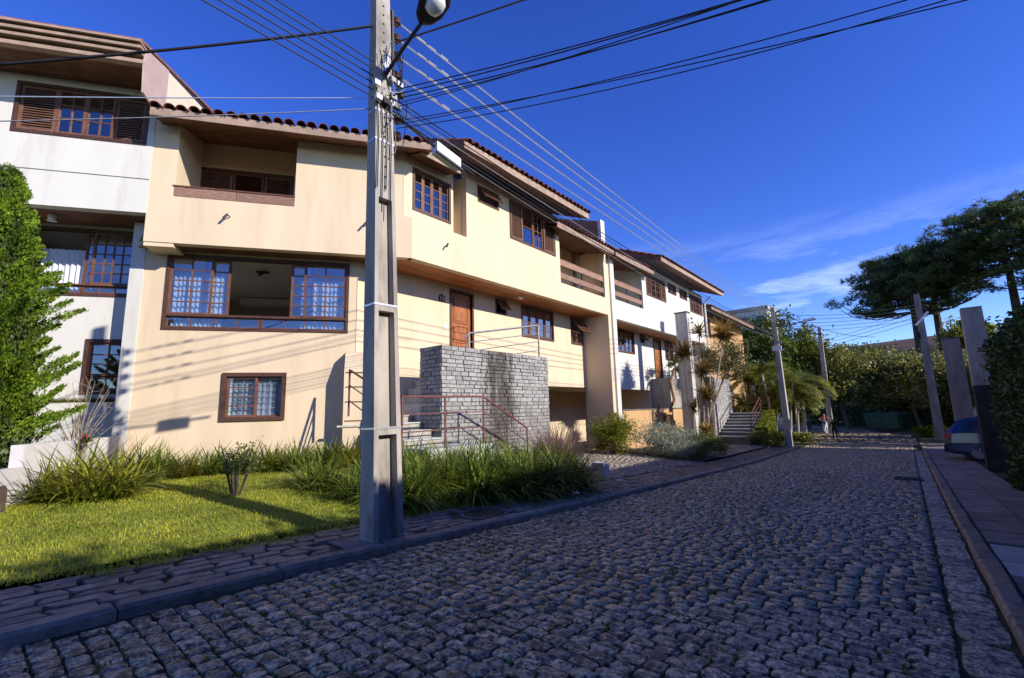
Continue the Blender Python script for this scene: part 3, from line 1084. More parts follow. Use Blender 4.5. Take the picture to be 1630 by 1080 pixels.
# ground strip before the white house, beds
m = MB()
for yy in (16.4, 20, 24, 28, 34):
    for xx in (-14, -8.7, -5.48): m.v.append((xx, yy, np.interp(xx, [-14, -8.7, -5.45], [.35, g(yy) + .35, g(yy) + .11])))
for j in range(4):
    for i in range(2):
        b = j * 3 + i
        m.f.append((b, b + 1, b + 4, b + 3))
tag(m.build('planting_bed', 'soil'), 'earth bed in front of the white house', 'planting bed', kind='structure')
m = MB()
for i in range(6):
    xx = -5.45 - i * .22
    for j in range(14):
        yy = 18.5 + j * .55
        if xx < -6.2 and yy < 21: continue
        z = float(np.interp(xx, [-8.7, -5.45], [g(yy) + .35, g(yy) + .11]))
        m.hexa([(xx - .2, yy, z), (xx, yy, z), (xx, yy + .53, z), (xx - .2, yy + .53, z), (xx - .2, yy, z + .03), (xx, yy, z + .02), (xx, yy + .53, z + .02), (xx - .2, yy + .53, z + .03)])
tag(m.build('path', 'flag'), 'brown stone paving in front of the steps of the white house', 'path', kind='structure')


# ------------------------------------------------------------------ houses
def planks(house, F, u0, u1, w0, w1, z, n, matn='soffit_wood', name='soffit_board'):
    for i in range(n):
        a, b = w0 + (w1 - w0) * i / n, w0 + (w1 - w0) * (i + 1) / n - .006
        MB().fbox(F, u0, u1, a, b, z, z + .03).build(name, matn, house)


def room(house, F, u0, u1, w0, w1, z0, z1, ceil=True):
    """inner surfaces of a room seen through a window: w0 back, w1 front."""
    m = MB()
    m.fbox(F, u0, u1, w0 - .05, w0, z0, z1)
    m.fbox(F, u0 - .05, u0, w0, w1, z0, z1)
    m.fbox(F, u1, u1 + .05, w0, w1, z0, z1)
    m.fbox(F, u0, u1, w0, w1, z0 - .05, z0)
    m.build('room_wall', 'inside', house)
    MB().fbox(F, u0, u1, w0, w1, z1, z1 + .04).build('room_ceiling', 'ceiling_in', house)


def spotlight(house, F, u, w, z, tilt=1):
    """small black spotlight on a bracket, aimed at the wall below."""
    m = MB()
    m.tube([F(u, w, z + .04), F(u, w + .10, z + .04)], .012, 6)
    m.tube([F(u - .02, w + .10, z + .06), F(u - .09 * tilt, w + .13, z - .05)], .026, 8)
    m.build('spotlight', 'metal_dark', house)


def panel_door(house, F, u0, u1, z0, z1, w):
    m = MB()
    ring(m, F, u0 - .07, u1 + .07, z0 - .02, z1 + .07, w - .12, w + .03, .07)
    fr_ = m.build('door_frame', 'frame_wood', house)
    m = MB().fbox(F, u0, u1, w - .10, w - .06, z0, z1)
    d = m.build('door', 'door_wood', house)
    W_, H_ = u1 - u0, z1 - z0
    for a, b, c, e in ((.14, .86, .56, .93), (.14, .86, .27, .52), (.14, .86, .06, .23)):
        m = MB()
        ua, ub, za, zb = u0 + a * W_, u0 + b * W_, z0 + c * H_, z0 + e * H_
        ring(m, F, ua, ub, za, zb, w - .062, w - .035, .03)
        m.fbox(F, ua + .07, ub - .07, w - .062, w - .042, za + .07, zb - .07)
        m.build('door_panel', 'door_wood', d)
    m = MB()
    m.tube([F(u0 + .07, w - .06, z0 + 1.0), F(u0 + .07, w - .0, z0 + 1.0), F(u0 + .16, w - .0, z0 + 1.0)], .012, 6)
    m.build('handle', 'chrome', d)
    return d


def balcony_rail(house, F, u0, u1, z0, w=-.05):
    for a, b in ((.20, .40), (.68, .88)):
        m = MB().fbox(F, u0 + .03, u1 - .03, w - .03, w + .012, z0 + a, z0 + b)
        m.build('rail_board', 'rail_wood', house)
    for u in (u0 + .05, (u0 + u1) / 2, u1 - .05):
        MB().fbox(F, u - .022, u + .022, w - .075, w - .032, z0, z0 + .92).build('rail_post', 'metal_dark', house)
    MB().fbox(F, u0 + .03, u1 - .03, w - .07, w + .016, z0 + .885, z0 + .91).build('rail_cap', 'rail_wood', house)


def tower(name, label, y0, y1, x1, x0, z0, z1, poly=None, right=True):
    """stone faced block: joints recessed, stones proud."""
    t = thing(name, (x0, (y0 + y1) / 2, z0), label, 'stone wall')
    m = MB()
    i = .018
    if poly is None:
        m.box(x0 + i, x1 - i, y0 + i, y1 - i, z0, z1 - i)
    else:
        m.prism([(x1 - i, yy, zz) for yy, zz in poly], (-(x1 - x0 - 2 * i), 0, 0))
    m.build('wall_core', 'stone_joint', t)
    H, Wd = .105, .27

    def inside(yy, zz):
        if poly is None: return True
        c = False
        n = len(poly)
        for k in range(n):
            (ya, za), (yb, zb) = poly[k], poly[(k + 1) % n]
            if (za > zz) != (zb > zz) and yy < (yb - ya) * (zz - za) / (zb - za) + ya: c = not c
        return c
    stones = []
    k = 0
    z = z1 - .01
    while z > z0 + .02:
        hh = H * random.uniform(.85, 1.15)
        yy = y0 + .004
        first = Wd * (.5 if k % 2 else 1)
        while yy < y1 - .03:
            wd = min(first * random.uniform(.8, 1.2), y1 - yy - .004)
            first = Wd
            if y1 - .004 - (yy + wd) < .06: wd = y1 - .004 - yy
            if inside(yy + wd / 2, z - hh / 2):
                stones.append(('x', yy, yy + wd - .012, z - hh + .010, z))
            yy += wd
        xx = x0 + .004
        first = Wd * (1 if k % 2 else .6)
        while xx < x1 - .03:
            wd = min(first * random.uniform(.8, 1.2), x1 - xx - .02)
            first = Wd
            if wd > .03 and inside(y0 + .05, z - hh / 2): stones.append(('y', xx, xx + wd - .012, z - hh + .010, z))
            xx += wd
        z -= hh
        k += 1
    rest = MB()
    cnt = 0
    for s_, a, b, c, d in stones:
        e = random.uniform(-.010, .014)
        if d - c < .03: continue
        m = rest if cnt >= 300 else MB()
        jt = lambda: random.uniform(-.004, .004)
        if s_ == 'x':
            q = [(x1 - .05, a, c), (x1 - .05, b, c), (x1 - .05, b, d), (x1 - .05, a, d), (x1 + e, a + .006 + jt(), c + .006 + jt()), (x1 + e + jt(), b - .006 + jt(), c + .006 + jt()), (x1 + e + jt(), b - .006 + jt(), d - .006 + jt()), (x1 + e, a + .006 + jt(), d - .006 + jt())]
        else:
            q = [(b, y0 + .05, c), (a, y0 + .05, c), (a, y0 + .05, d), (b, y0 + .05, d), (b - .006 + jt(), y0 + e, c + .006 + jt()), (a + .006 + jt(), y0 + e, c + .006), (a + .006 + jt(), y0 + e, d - .006 + jt()), (b - .006 + jt(), y0 + e, d - .006)]
        m.hexa(q)
        if m is not rest: m.build('stone', 'stonework', t)
        cnt += 1
    if rest.f: tag(rest.build('stone_field', 'stonework', t), kind='stuff')
    return t


ZS = 5.77      # underside of the projecting storey
# ---- beige house
h1 = thing('row_house', (-11, 10, .6), 'beige stuccoed row house with projecting upper storey and tiled roof', 'house', 'row houses along the kerb')
m = MB()
wall(m, FL, -.2, 4.34, .5, ZS + .02, -.6, .22, [(.23, 4.13, 3.96, 5.72), (1.51, 2.82, 1.92, 3.0)])
wall(m, FR, 5.9, 16.5, .3, ZS + .02, -1.2, .22, [(9.01, 9.87, 3.5, 5.6), (10.98, 11.52, 5.2, 5.72), (12.33, 14.3, 4.57, 5.73), (15.5, 16.42, 4.6, 5.73), (11.15, 16.5, .3, 2.86)])
m.build('lower_wall', 'beige', h1)
m = MB()
wall(m, FL, 0, 5.6, ZS, 6.84, 0, .2)
wall(m, FL, 0, 5.4, 6.84, 8.6, 0, .2, [(.49, 2.91, 6.84, 8.6)])
m.build('upper_wall', 'beige', h1)
m = MB()
wall(m, FR, 6.63, 16.5, ZS, 6.84, 0, .2, [(13.15, 16.35, 6.46, 6.84)])
wall(m, FR, 8.52, 16.5, 6.84, 8.9, 0, .2, [(8.98, 9.9, 8.08, 8.6), (10.4, 12.88, 7.35, 8.65), (13.15, 16.35, 6.84, 8.9)])
wall(m, FR, 6.45, 8.12, 6.84, 8.66, -.11, .18, [(6.72, 8.02, 7.1, 8.27)])
m.fbox(FR, 8.12, 8.62, -.9, -.7, 6.84, 8.7)
m.fbox(FR, 8.1, 8.12, -.72, -.29, 6.84, 8.66)
m.fbox(FR, 8.5, 8.52, -.7, -.2, 6.84, 8.66)
m.fbox(FR, 8.12, 8.52, -.72, -.2, 6.80, 6.83)
m.build('upper_wall', 'beige', h1)
# slab above the ground storey with its lip, soffit boards
m = MB()
m.poly([FL(0, -.02, ZS + .045), FL(5.6, -.02, ZS + .045), (-8.82, 16.5, ZS + .045), (-17, 16.5, ZS + .045), (-17, 2.2, ZS + .045)])
m.poly([FL(0, -.02, ZS + .2), FL(5.6, -.02, ZS + .2), (-8.82, 16.5, ZS + .2), (-17, 16.5, ZS + .2), (-17, 2.2, ZS + .2)])
m.build('floor_slab', 'inside', h1)
planks(h1, FR, 6.05, 16.49, -1.19, -.205, ZS + .005, 11)
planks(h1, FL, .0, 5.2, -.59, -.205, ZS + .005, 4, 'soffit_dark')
MB().fbox(FL, -.0, .55, -.59, -.02, ZS - .09, ZS).build('corner_beam', 'beige', h1)
# balcony behind the long parapet
m = MB()
wall(m, FL, -.1, 3.1, 6.7, 8.95, -1.3, .15, [(.38, 2.62, 6.95, 8.25)])
for ua, ub in ((.29, .49), (2.91, 3.1)):
    m.prism([FL(ua, -.2, 6.7), FL(ua, -.2, 8.62), FL(ua, -1.3, 8.93), FL(ua, -1.3, 6.7)], Vector(FL(ub, 0, 0)) - Vector(FL(ua, 0, 0)))
m.fbox(FL, .3, 3.0, -1.4, -.2, 6.4, 6.5)
m.build('balcony_wall', 'beige', h1)
window(h1, FL, .38, 2.62, 6.95, 8.25, -1.3, [(.44, 1.18, 7.0, 8.2, 1, 1, 'shutter'), (1.2, 1.9, 7.0, 8.2, 1, 1, 'glass'), (1.92, 2.58, 7.0, 8.2, 1, 1, 'shutter')])
m = MB()
for a, b in ((.47, 1.69), (1.70, 2.90)):
    MB().fbox(FL, a, b, -.09, -.0, 6.85, 7.07).build('parapet_board', 'rail_wood', h1)
MB().fbox(FL, .45, 2.92, -.11, .02, 7.072, 7.10).build('parapet_cap', 'sash_wood', h1)
# big living room window with the middle slid open
bw = window(h1, FL, .23, 4.13, 3.96, 5.72, -.6, [
    (.30, 1.16, 4.32, 5.66, 2, 5, 'glass', -.03), (.98, 1.50, 4.32, 5.66, 1, 5, 'glass', -.09),
    (2.80, 3.28, 4.32, 5.66, 1, 5, 'glass', -.09), (3.10, 4.06, 4.32, 5.66, 2, 5, 'glass', -.03),
    (.29, 2.18, 4.02, 4.28, 4, 1, 'thin'), (2.20, 4.07, 4.02, 4.28, 4, 1, 'thin')])
MB().fbox(FL, .30, 4.06, -.70, -.58, 4.275, 4.325).build('transom', 'frame_wood', bw)
curtain(bw, FL, .32, 1.35, 3.9, 5.35, -.80, waves=11)
curtain(bw, FL, 3.0, 4.05, 3.9, 5.30, -.80, waves=11)
room(h1, FL, -.1, 4.25, -5.2, -.86, 3.5, 5.74)
MB().fbox(FL, .6, 3.9, -5.1, -4.6, 5.5, 5.7).build('room_cornice', 'ceiling_in', h1)
MB().tube([FL(2.9, -3.3, 5.74), FL(2.9, -3.3, 5.2)], .012, 6).lathe(FL(2.9, -3.3, 5.02), [(.11, 0), (.07, .12), (.03, .2)], 10).build('pendant_lamp', 'metal_dark', h1)
MB().fbox(FL, 1.8, 2.1, -1.6, -1.55, 5.64, 5.70).tube([FL(1.95, -1.58, 5.66), FL(1.88, -1.5, 5.56)], .03, 8).build('ceiling_spot', 'metal_dark', h1)
MB().fbox(FL, 1.5, 2.7, -1.35, -.9, 3.9, 4.06).build('window_seat', 'door_wood', h1)
# small window with bars low in the facade
sw = window(h1, FL, 1.51, 2.82, 1.92, 3.0, -.6, [(1.60, 2.22, 2.0, 2.92, 1, 4, 'glass', -.03), (2.18, 2.74, 2.0, 2.92, 1, 1, 'thin', -.09)], fr=.085, proud=.05)
m = MB()
for i in range(6): m.fbox(FL, 1.6, 2.74, -.722, -.71, 2.06 + i * .14, 2.072 + i * .14)
for u in (1.9, 2.2, 2.46): m.fbox(FL, u, u + .012, -.722, -.71, 2.0, 2.92)
m.build('bars', 'metal_white', sw)
curtain(sw, FL, 1.55, 2.78, 1.9, 2.82, -.80, waves=10)
room(h1, FL, .9, 3.4, -3.5, -.86, .9, 3.2)
# street side windows
window(h1, FR, 6.72, 8.02, 7.1, 8.27, -.11, [(6.78, 7.08, 7.16, 8.21, 1, 4, 'glass'), (7.08, 7.38, 7.16, 8.21, 1, 4, 'glass'), (7.38, 7.68, 7.16, 8.21, 1, 4, 'glass'), (7.68, 7.97, 7.16, 8.21, 1, 4, 'glass')])
window(h1, FR, 8.98, 9.9, 8.08, 8.6, 0, [(9.03, 9.43, 8.13, 8.55, 1, 1, 'thin'), (9.45, 9.85, 8.13, 8.55, 1, 1, 'thin'), (9.04, 9.84, 8.16, 8.5, 1, 1, 'awning', .03)])
window(h1, FR, 10.4, 12.88, 7.35, 8.65, 0, [(10.45, 11.05, 7.4, 8.6, 1, 1, 'shutter', .0), (11.07, 11.66, 7.4, 8.6, 1, 2, 'glass', -.06), (11.66, 12.18, 7.4, 8.6, 2, 4, 'glass'), (12.2, 12.82, 7.4, 8.6, 1, 1, 'shutter', .0)])
room(h1, FR, 8.6, 12.95, -3.6, -.25, 6.9, 8.7)
panel_door(h1, FR, 9.01, 9.87, 3.5, 5.6, -1.2)
window(h1, FR, 10.98, 11.52, 5.2, 5.72, -1.2, [(11.03, 11.47, 5.25, 5.67, 1, 1, 'awning', .02)], fr=.05)
window(h1, FR, 12.33, 14.3, 4.57, 5.73, -1.2, [(12.4 + i * .46, 12.83 + i * .46, 4.64, 5.67, 1, 4, 'glass') for i in range(4)])
window(h1, FR, 15.5, 16.42, 4.6, 5.73, -1.2, [(15.56, 15.95, 4.66, 5.2, 1, 2, 'glass'), (15.97, 16.36, 4.66, 5.2, 1, 2, 'glass'), (15.56, 16.36, 4.98, 5.67, 1, 4, 'awning', .03)])
room(h1, FR, 12.0, 16.4, -4.6, -1.45, 3.5, 5.74)
# balcony by the party wall
m = MB()
wall(m, FR, 13.0, 16.5, 6.3, 8.85, -1.6, .15, [(13.4, 14.6, 6.5, 8.4)])
m.prism([FR(13.0, -.2, 6.3), FR(13.0, -.2, 8.42), FR(13.0, -1.6, 8.84), FR(13.0, -1.6, 6.3)], (0, .15, 0))
m.fbox(FR, 13.15, 16.35, -1.6, -.2, 6.34, 6.44)
m.build('balcony_wall', 'beige', h1)
window(h1, FR, 13.4, 14.6, 6.5, 8.4, -1.6, [(13.46, 14.0, 6.55, 8.35, 1, 1, 'glass'), (14.0, 14.54, 6.55, 8.35, 1, 1, 'glass', -.09)], name='balcony_door')
balcony_rail(h1, FR, 13.15, 16.35, 6.46)
# garage recess
m = MB()
m.box(-14.2, -14, 11.0, 16.5, .3, 3.2)
m.box(-14, -10.22, 10.95, 11.15, .3, 3.2)
m.box(-14, -10.22, 11.15, 16.45, 2.86, 3.0)
m.build('garage_wall', 'beige', h1)
# wing wall that carries the upper storey at the party line
m = MB()
m.box(-10.0, -8.8, 16.5, 16.74, .2, 8.8)
m.build('wing_wall', 'beige', h1)
# meter cabinet pier at the corner
m = MB()
m.prism([FL(4.12, -.58, .8), FL(4.12, -.12, .8), FL(4.12, -.12, 3.0), FL(4.12, -.3, 3.42), FL(4.12, -.58, 3.5)], Vector(FL(4.6, 0, 0)) - Vector(FL(4.12, 0, 0)))
pier = m.build('meter_pier', 'beige', h1)
for z in (2.95, 2.62, 2.28, 1.85):
    MB().fbox(FL, 4.16, 4.6, -.12, -.105, z, z + .018).build('meter_slot', 'metal_dark', pier)
MB().fbox(FL, 4.0, 4.62, -.14, -.09, 1.72, 1.76).build('conduit', 'concrete_pale', pier)
for u, z in ((1.6, 6.42), (4.55, 6.50)): spotlight(h1, FL, u, 0, z)
spotlight(h1, FR, 7.75, 0, 6.35)
m = MB().lathe(FR(11.55, -.55, ZS - .09), [(.09, .09), (.1, .05), (.06, .0)], 12)
m.build('ceiling_lamp', 'metal_white', h1)
# number plate, doorbell
pl = MB().fbox(FR, 8.52, 8.74, -1.2, -1.185, 5.22, 5.4).tube([FR(8.63, -1.19, 5.40), FR(8.63, -1.17, 5.45)], .02, 6).build('number_plate', 'plate_black', h1)
fc = bpy.data.curves.new('number', 'FONT')
fc.body = '73'
fc.size = .17
fc.extrude = .002
fc.align_x = 'CENTER'
fo = bpy.data.objects.new('number', fc)
fo.matrix_basis = Matrix.Translation(FR(8.63, -1.182, 5.245)) @ Matrix.Rotation(R(90), 4, 'Z') @ Matrix.Rotation(R(90), 4, 'X')
me = bpy.data.meshes.new_from_object(fo)
add('digits', me, None, pl, fo.matrix_basis.copy()).data.materials.clear()
me.materials.append(MATS['metal_white'])
bpy.data.objects.remove(fo)
MB().fbox(FR, 8.72, 8.82, -1.2, -1.18, 4.40, 4.56).build('doorbell', 'metal_white', h1)
# roofs: low eave round the corner, raised roof above the bedrooms, low eave by the party wall
nL = Vector((-math.cos(R(34.1)), math.sin(R(34.1)), 0))
EW = .62
ce = FL(6.02, EW, 8.34)
roof_plane(h1, FL(.16, EW, 8.34), ce, nL, .30, 4.2, soffit_depth=2.1, tile_rows=10, rake=False)
roof_plane(h1, (-8.36, ce[1] - .08, 8.34), (-8.36, 7.9, 8.34), (-1, 0, 0), .30, 3.2, soffit_depth=1.0, tile_rows=7, rake=False)
roof_plane(h1, (-7.78, 7.5, 8.68), (-7.78, 13.6, 8.68), (-1, 0, 0), .43, 4.6, soffit_depth=1.25, tile_rows=9, fascia_h=.2)
roof_plane(h1, (-8.34, 12.4, 8.2), (-8.34, 16.45, 8.2), (-1, 0, 0), .30, 4.5, soffit_depth=1.9, tile_rows=9, rake=False, fascia_h=.2)
# rear, ends, and the walls between the two roof levels
m = MB()
m.box(-17.2, -17, 2.2, 16.5, .3, 9.5)
m.prism([(-9.2, 13.3, 8.5), (-9.2, 13.3, 9.15), (-12.2, 13.3, 10.4), (-16.9, 13.3, 10.1), (-16.9, 13.3, 8.5)], (0, .2, 0))
m.prism([(-9.2, 7.75, 8.5), (-9.2, 7.75, 9.15), (-12.2, 7.75, 10.4), (-16.9, 7.75, 10.1), (-16.9, 7.75, 8.5)], (0, .2, 0))
m.poly([FL(-.1, -.6, .5), FL(-.1, -6, .5), FL(-.1, -6, 9.5), FL(-.1, -.6, 8.4)])
m.build('rear_wall', 'beige', h1)
m = MB()
m.poly([(-12.0, 7.5, 10.4), (-12, 13.6, 10.4), (-17.2, 13.6, 10.2), (-17.2, 7.5, 10.2)])
m.poly([FL(.1, -3.5, 9.7), FL(6, -3.5, 9.7), (-17, 9, 9.6), (-17, 2, 9.6)])
m.poly([(-12.8, 13.2, 9.7), (-12.8, 16.5, 9.7), (-17.2, 16.5, 9.5), (-17.2, 13.2, 9.5)])
m.build('rear_roof', 'tile_brown', h1)

# firewall between the beige house and the old white one
m = MB()
m.prism([FL(.0, -.02, 8.3), FL(.0, -.02, 9.85), FL(.0, -5.0, 11.0), FL(.0, -5.0, 8.3)], Vector(FL(.15, 0, 0)) - Vector(FL(0, 0, 0)))
m.build('firewall', 'cream', h1)
MB().bar(FL(.075, .0, 9.87), FL(.075, -5.0, 11.02), .2, .04).build('firewall_cap', 'metal_dark', h1)

# ---- white house at the bend
h0 = thing('row_house', FL(-3, -2, 1), 'old white row house with louvred shutters and deep eave, behind the conifer', 'house', 'row houses along the kerb')
m = MB()
wall(m, FL, -7, -.0, 6.4, 9.5, 0.012, .2, [(-2.5, -.12, 7.95, 9.1)])
m.build('upper_wall', 'white', h0)
m = MB()
wall(m, FL, -7, -.2, .6, 6.5, -1.1, .2, [(-2.62, -.58, 4.77, 6.35), (-1.37, -.5, 2.58, 3.8)])
m.fbox(FL, -.46, -.2, -1.1, -.58, .6, 6.4)
m.build('lower_wall', 'white', h0)
MB().fbox(FL, -2.6, .0, .012, .02, 7.16, 7.175).build('shadow_joint', 'concrete_dark', h0)
planks(h0, FL, -7, -.0, -1.08, -.19, 6.42, 7, 'soffit_dark')
m = MB()
m.poly([FL(-7, -.02, 6.47), FL(0, -.02, 6.47), FL(0, -6, 6.47), FL(-7, -6, 6.47)])
m.fbox(FL, -7, .0, -6.1, -6, .5, 10)
m.poly([FL(-.02, -1.1, .5), FL(-.02, -6, .5), FL(-.02, -6, 9.6), FL(-.02, -1.1, 9.5)])
m.build('rear_wall', 'white', h0)
window(h0, FL, -2.5, -.12, 7.95, 9.1, .012, [(-2.43, -1.78, 8.02, 9.03, 1, 1, 'shutter', -.03), (-1.78, -1.27, 8.02, 9.03, 2, 3, 'glass', -.03), (-1.27, -.76, 8.02, 9.03, 2, 3, 'glass', -.03), (-.76, -.19, 8.02, 9.03, 1, 1, 'shutter', -.05)])
wl = window(h0, FL, -2.62, -.58, 4.77, 6.35, -1.1, [(-1.62, -1.42, 5.05, 6.28, 1, 5, 'glass', -.09), (-1.45, -.65, 5.05, 6.28, 4, 5, 'glass', -.03), (-2.55, -1.6, 4.84, 5.02, 3, 1, 'thin'), (-1.58, -.65, 4.84, 5.02, 3, 1, 'thin')])
MB().fbox(FL, -2.55, -.65, -1.2, -1.08, 5.02, 5.05).build('transom', 'sash_wood', wl)
curtain(wl, FL, -2.5, -1.5, 4.8, 5.9, -1.32, waves=9)
room(h0, FL, -3.2, -.25, -4.5, -1.36, 4.3, 6.38)
window(h0, FL, -1.37, -.5, 2.58, 3.8, -1.1, [(-1.29, -.58, 2.98, 3.72, 2, 3, 'glass', -.03), (-1.29, -.58, 2.66, 2.96, 2, 1, 'glass', -.03)], fr=.08, proud=.03)
room(h0, FL, -2, -.3, -3.5, -1.36, 1.9, 3.9)
room(h0, FL, -2.8, -.1, -3.5, -.25, 7.2, 9.3)
m = MB()
m.fbox(FL, -2.2, -.21, -1.1, -.92, .8, 2.40)
m.build('window_planter', 'white', h0)
MB().lathe(FL(-1.95, -.55, 6.28), [(.07, .14), (.075, .1), (.06, .02), (.09, 0)], 10).build('porch_lamp', 'metal_white', h0)
# roof: stepped eave boards, end cheek
m = MB()
for i, (w0, w1, za, zb) in enumerate(((.86, 1.0, 9.22, 9.30), (.84, 1.08, 9.36, 9.42), (.84, 1.14, 9.46, 9.52), (.84, 1.2, 9.56, 9.60))):
    MB().fbox(FL, -7, .14, w0, w1, za, zb).build('eave_board', 'fascia', h0)
MB().fbox(FL, -7, .12, .80, .88, 9.24, 9.6).build('eave_back', 'soffit_dark', h0)
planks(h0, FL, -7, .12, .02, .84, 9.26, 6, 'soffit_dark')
m = MB()
m.hexa([FL(-7, 1.15, 9.6), FL(.14, 1.15, 9.6), FL(.14, -5, 11.3), FL(-7, -5, 11.3), FL(-7, 1.15, 9.66), FL(.14, 1.15, 9.66), FL(.14, -5, 11.36), FL(-7, -5, 11.36)])
m.build('roof', 'tile_brown', h0)
m = MB()
m.prism([FL(.125, 1.0, 9.26), FL(.125, .93, 8.62), FL(.125, .0, 8.5), FL(.125, .0, 9.85), FL(.125, .95, 9.58)], Vector(FL(.16, 0, 0)) - Vector(FL(.125, 0, 0)))
m.build('roof_cheek', 'cheek', h0)
MB().fbox(FL, -.02, .02, -.2, .0, 8.2, 9.6).build('downpipe_cover', 'white', h0)

# ---- second white house
h2 = thing('row_house', (-11, 22, .3), 'white row house with shutters and a wooden balcony, behind the concrete gatepost', 'house', 'row houses along the kerb')
m = MB()
wall(m, FR, 16.75, 28.7, 5.71, 8.75, .0, .2, [(17.05, 20.0, 6.55, 8.75), (20.45, 22.85, 7.32, 8.44), (23.2, 24.35, 7.95, 8.5), (24.85, 26.0, 7.95, 8.5), (26.4, 28.55, 7.4, 8.5)])
m.build('upper_wall', 'white', h2)
m = MB()
wall(m, FR, 16.75, 30, .2, 5.74, -1.2, .2, [(19.4, 21.3, 4.61, 5.74), (22.0, 22.55, 5.3, 5.74), (23.65, 24.6, 3.5, 5.6), (25.2, 26.4, 4.6, 5.7), (17.4, 22.9, .2, 2.86)])
m.build('lower_wall', 'white', h2)
m = MB()
m.box(-10.0, -8.72, 16.742, 17.05, .2, 8.75)
m.build('wing_wall', 'white', h2)
planks(h2, FR, 17.05, 28.7, -1.19, -.2, 5.72, 11)
m = MB()
m.poly([(-8.82, 16.76, 5.76), (-8.82, 28.7, 5.76), (-17, 28.7, 5.76), (-17, 16.76, 5.76)])
m.poly([(-8.82, 16.76, 5.92), (-8.82, 28.7, 5.92), (-17, 28.7, 5.92), (-17, 16.76, 5.92)])
m.build('floor_slab', 'inside', h2)
window(h2, FR, 20.45, 22.85, 7.32, 8.44, 0, [(20.5, 21.1, 7.38, 8.38, 1, 1, 'shutter', .0), (21.12, 21.65, 7.38, 8.38, 2, 3, 'glass'), (21.65, 22.18, 7.38, 8.38, 2, 3, 'glass'), (22.2, 22.8, 7.38, 8.38, 1, 1, 'shutter', .0)])
for a, b in ((23.2, 24.35), (24.85, 26.0)):
    window(h2, FR, a, b, 7.95, 8.5, 0, [(a + .05, (a + b) / 2, 8.0, 8.45, 1, 1, 'thin'), ((a + b) / 2, b - .05, 8.0, 8.45, 1, 1, 'thin')], fr=.05)
window(h2, FR, 26.4, 28.55, 7.4, 8.5, 0, [(26.46, 27.0, 7.46, 8.44, 1, 1, 'shutter', .0), (27.02, 27.5, 7.46, 8.44, 2, 3, 'glass'), (27.5, 27.98, 7.46, 8.44, 2, 3, 'glass'), (28.0, 28.5, 7.46, 8.44, 1, 1, 'shutter', .0)])
window(h2, FR, 19.4, 21.3, 4.61, 5.74, -1.2, [(19.46 + i * .45, 19.9 + i * .45, 4.67, 5.68, 1, 4, 'glass') for i in range(4)])
window(h2, FR, 22.0, 22.55, 5.3, 5.74, -1.2, [(22.05, 22.5, 5.34, 5.7, 1, 1, 'awning', .02)], fr=.05)
panel_door(h2, FR, 23.68, 24.57, 3.5, 5.6, -1.2)
window(h2, FR, 25.2, 26.4, 4.6, 5.7, -1.2, [(25.26, 25.8, 4.66, 5.64, 1, 3, 'glass'), (25.8, 26.34, 4.66, 5.64, 1, 3, 'glass')])
for a, b in ((19.0, 22.9), ): room(h2, FR, a, b, -4.6, -1.45, 3.5, 5.7)
room(h2, FR, 20.2, 28.6, -3.6, -.25, 6.9, 8.7)
m = MB()
wall(m, FR, 16.8, 20.2, 6.3, 8.85, -1.6, .15, [(18.6, 19.8, 6.5, 8.4)])
m.prism([FR(20.0, -.2, 6.3), FR(20.0, -.2, 8.42), FR(20.0, -1.6, 8.84), FR(20.0, -1.6, 6.3)], (0, .2, 0))
m.fbox(FR, 17.05, 20.0, -1.6, -.2, 6.42, 6.52)
m.build('balcony_wall', 'white', h2)
window(h2, FR, 18.6, 19.8, 6.5, 8.4, -1.6, [(18.66, 19.2, 6.55, 8.35, 1, 1, 'glass'), (19.2, 19.74, 6.55, 8.35, 1, 1, 'glass', -.09)], name='balcony_door')
balcony_rail(h2, FR, 17.05, 20.0, 6.55)
m = MB()
m.box(-13.2, -13, 17.2, 22.9, .2, 3.2)
m.box(-13, -10.2, 22.9, 23.1, .2, 3.2)
m.box(-13, -10.2, 17.2, 22.9, 2.86, 3.0)
m.build('garage_wall', 'beige', h2)
MB().box(-10.1, -10.05, 17.45, 17.95, .4, 2.7).build('garage_gate', 'frame_wood', h2)
roof_plane(h2, (-8.34, 16.6, 8.2), (-8.34, 20.4, 8.2), (-1, 0, 0), .30, 4.5, soffit_depth=1.9, tile_rows=9, rake=False, fascia_h=.2)
roof_plane(h2, (-7.78, 20.0, 8.68), (-7.78, 29.6, 8.68), (-1, 0, 0), .40, 4.6, soffit_depth=1.25, tile_rows=8, fascia_h=.2)
m = MB()
m.box(-17.2, -17, 16.5, 29.2, .2, 9.4)
m.box(-17, -8.9, 28.7, 28.9, .2, 8.6)
m.prism([(-9.2, 20.2, 8.5), (-9.2, 20.2, 9.15), (-12.2, 20.2, 10.3), (-16.9, 20.2, 10.1), (-16.9, 20.2, 8.5)], (0, .2, 0))
m.build('rear_wall', 'white', h2)
m = MB()
m.poly([(-12.2, 20, 10.5), (-12.2, 29.6, 10.5), (-17.2, 29.6, 10.2), (-17.2, 20, 10.2)])
m.poly([(-12.8, 16.5, 9.7), (-12.8, 20.4, 9.7), (-17.2, 20.4, 9.5), (-17.2, 16.5, 9.5)])
m.build('rear_roof', 'tile_brown', h2)
m = MB()
m.prism([(-9.05, 16.5, 8.6), (-9.05, 16.5, 9.9), (-11.4, 16.5, 10.75), (-11.4, 16.5, 8.6)], (0, .3, 0))
m.build('firewall', 'tile_brown', h2)
MB().box(-9.045, -8.9, 16.49, 16.81, 8.6, 9.93).build('firewall_edge', 'white', h2)
MB().tube([(-8.68, 28.75, .3), (-8.68, 28.75, 8.3), (-8.3, 28.75, 8.62)], .05, 8).build('downpipe', 'metal_white', h2)
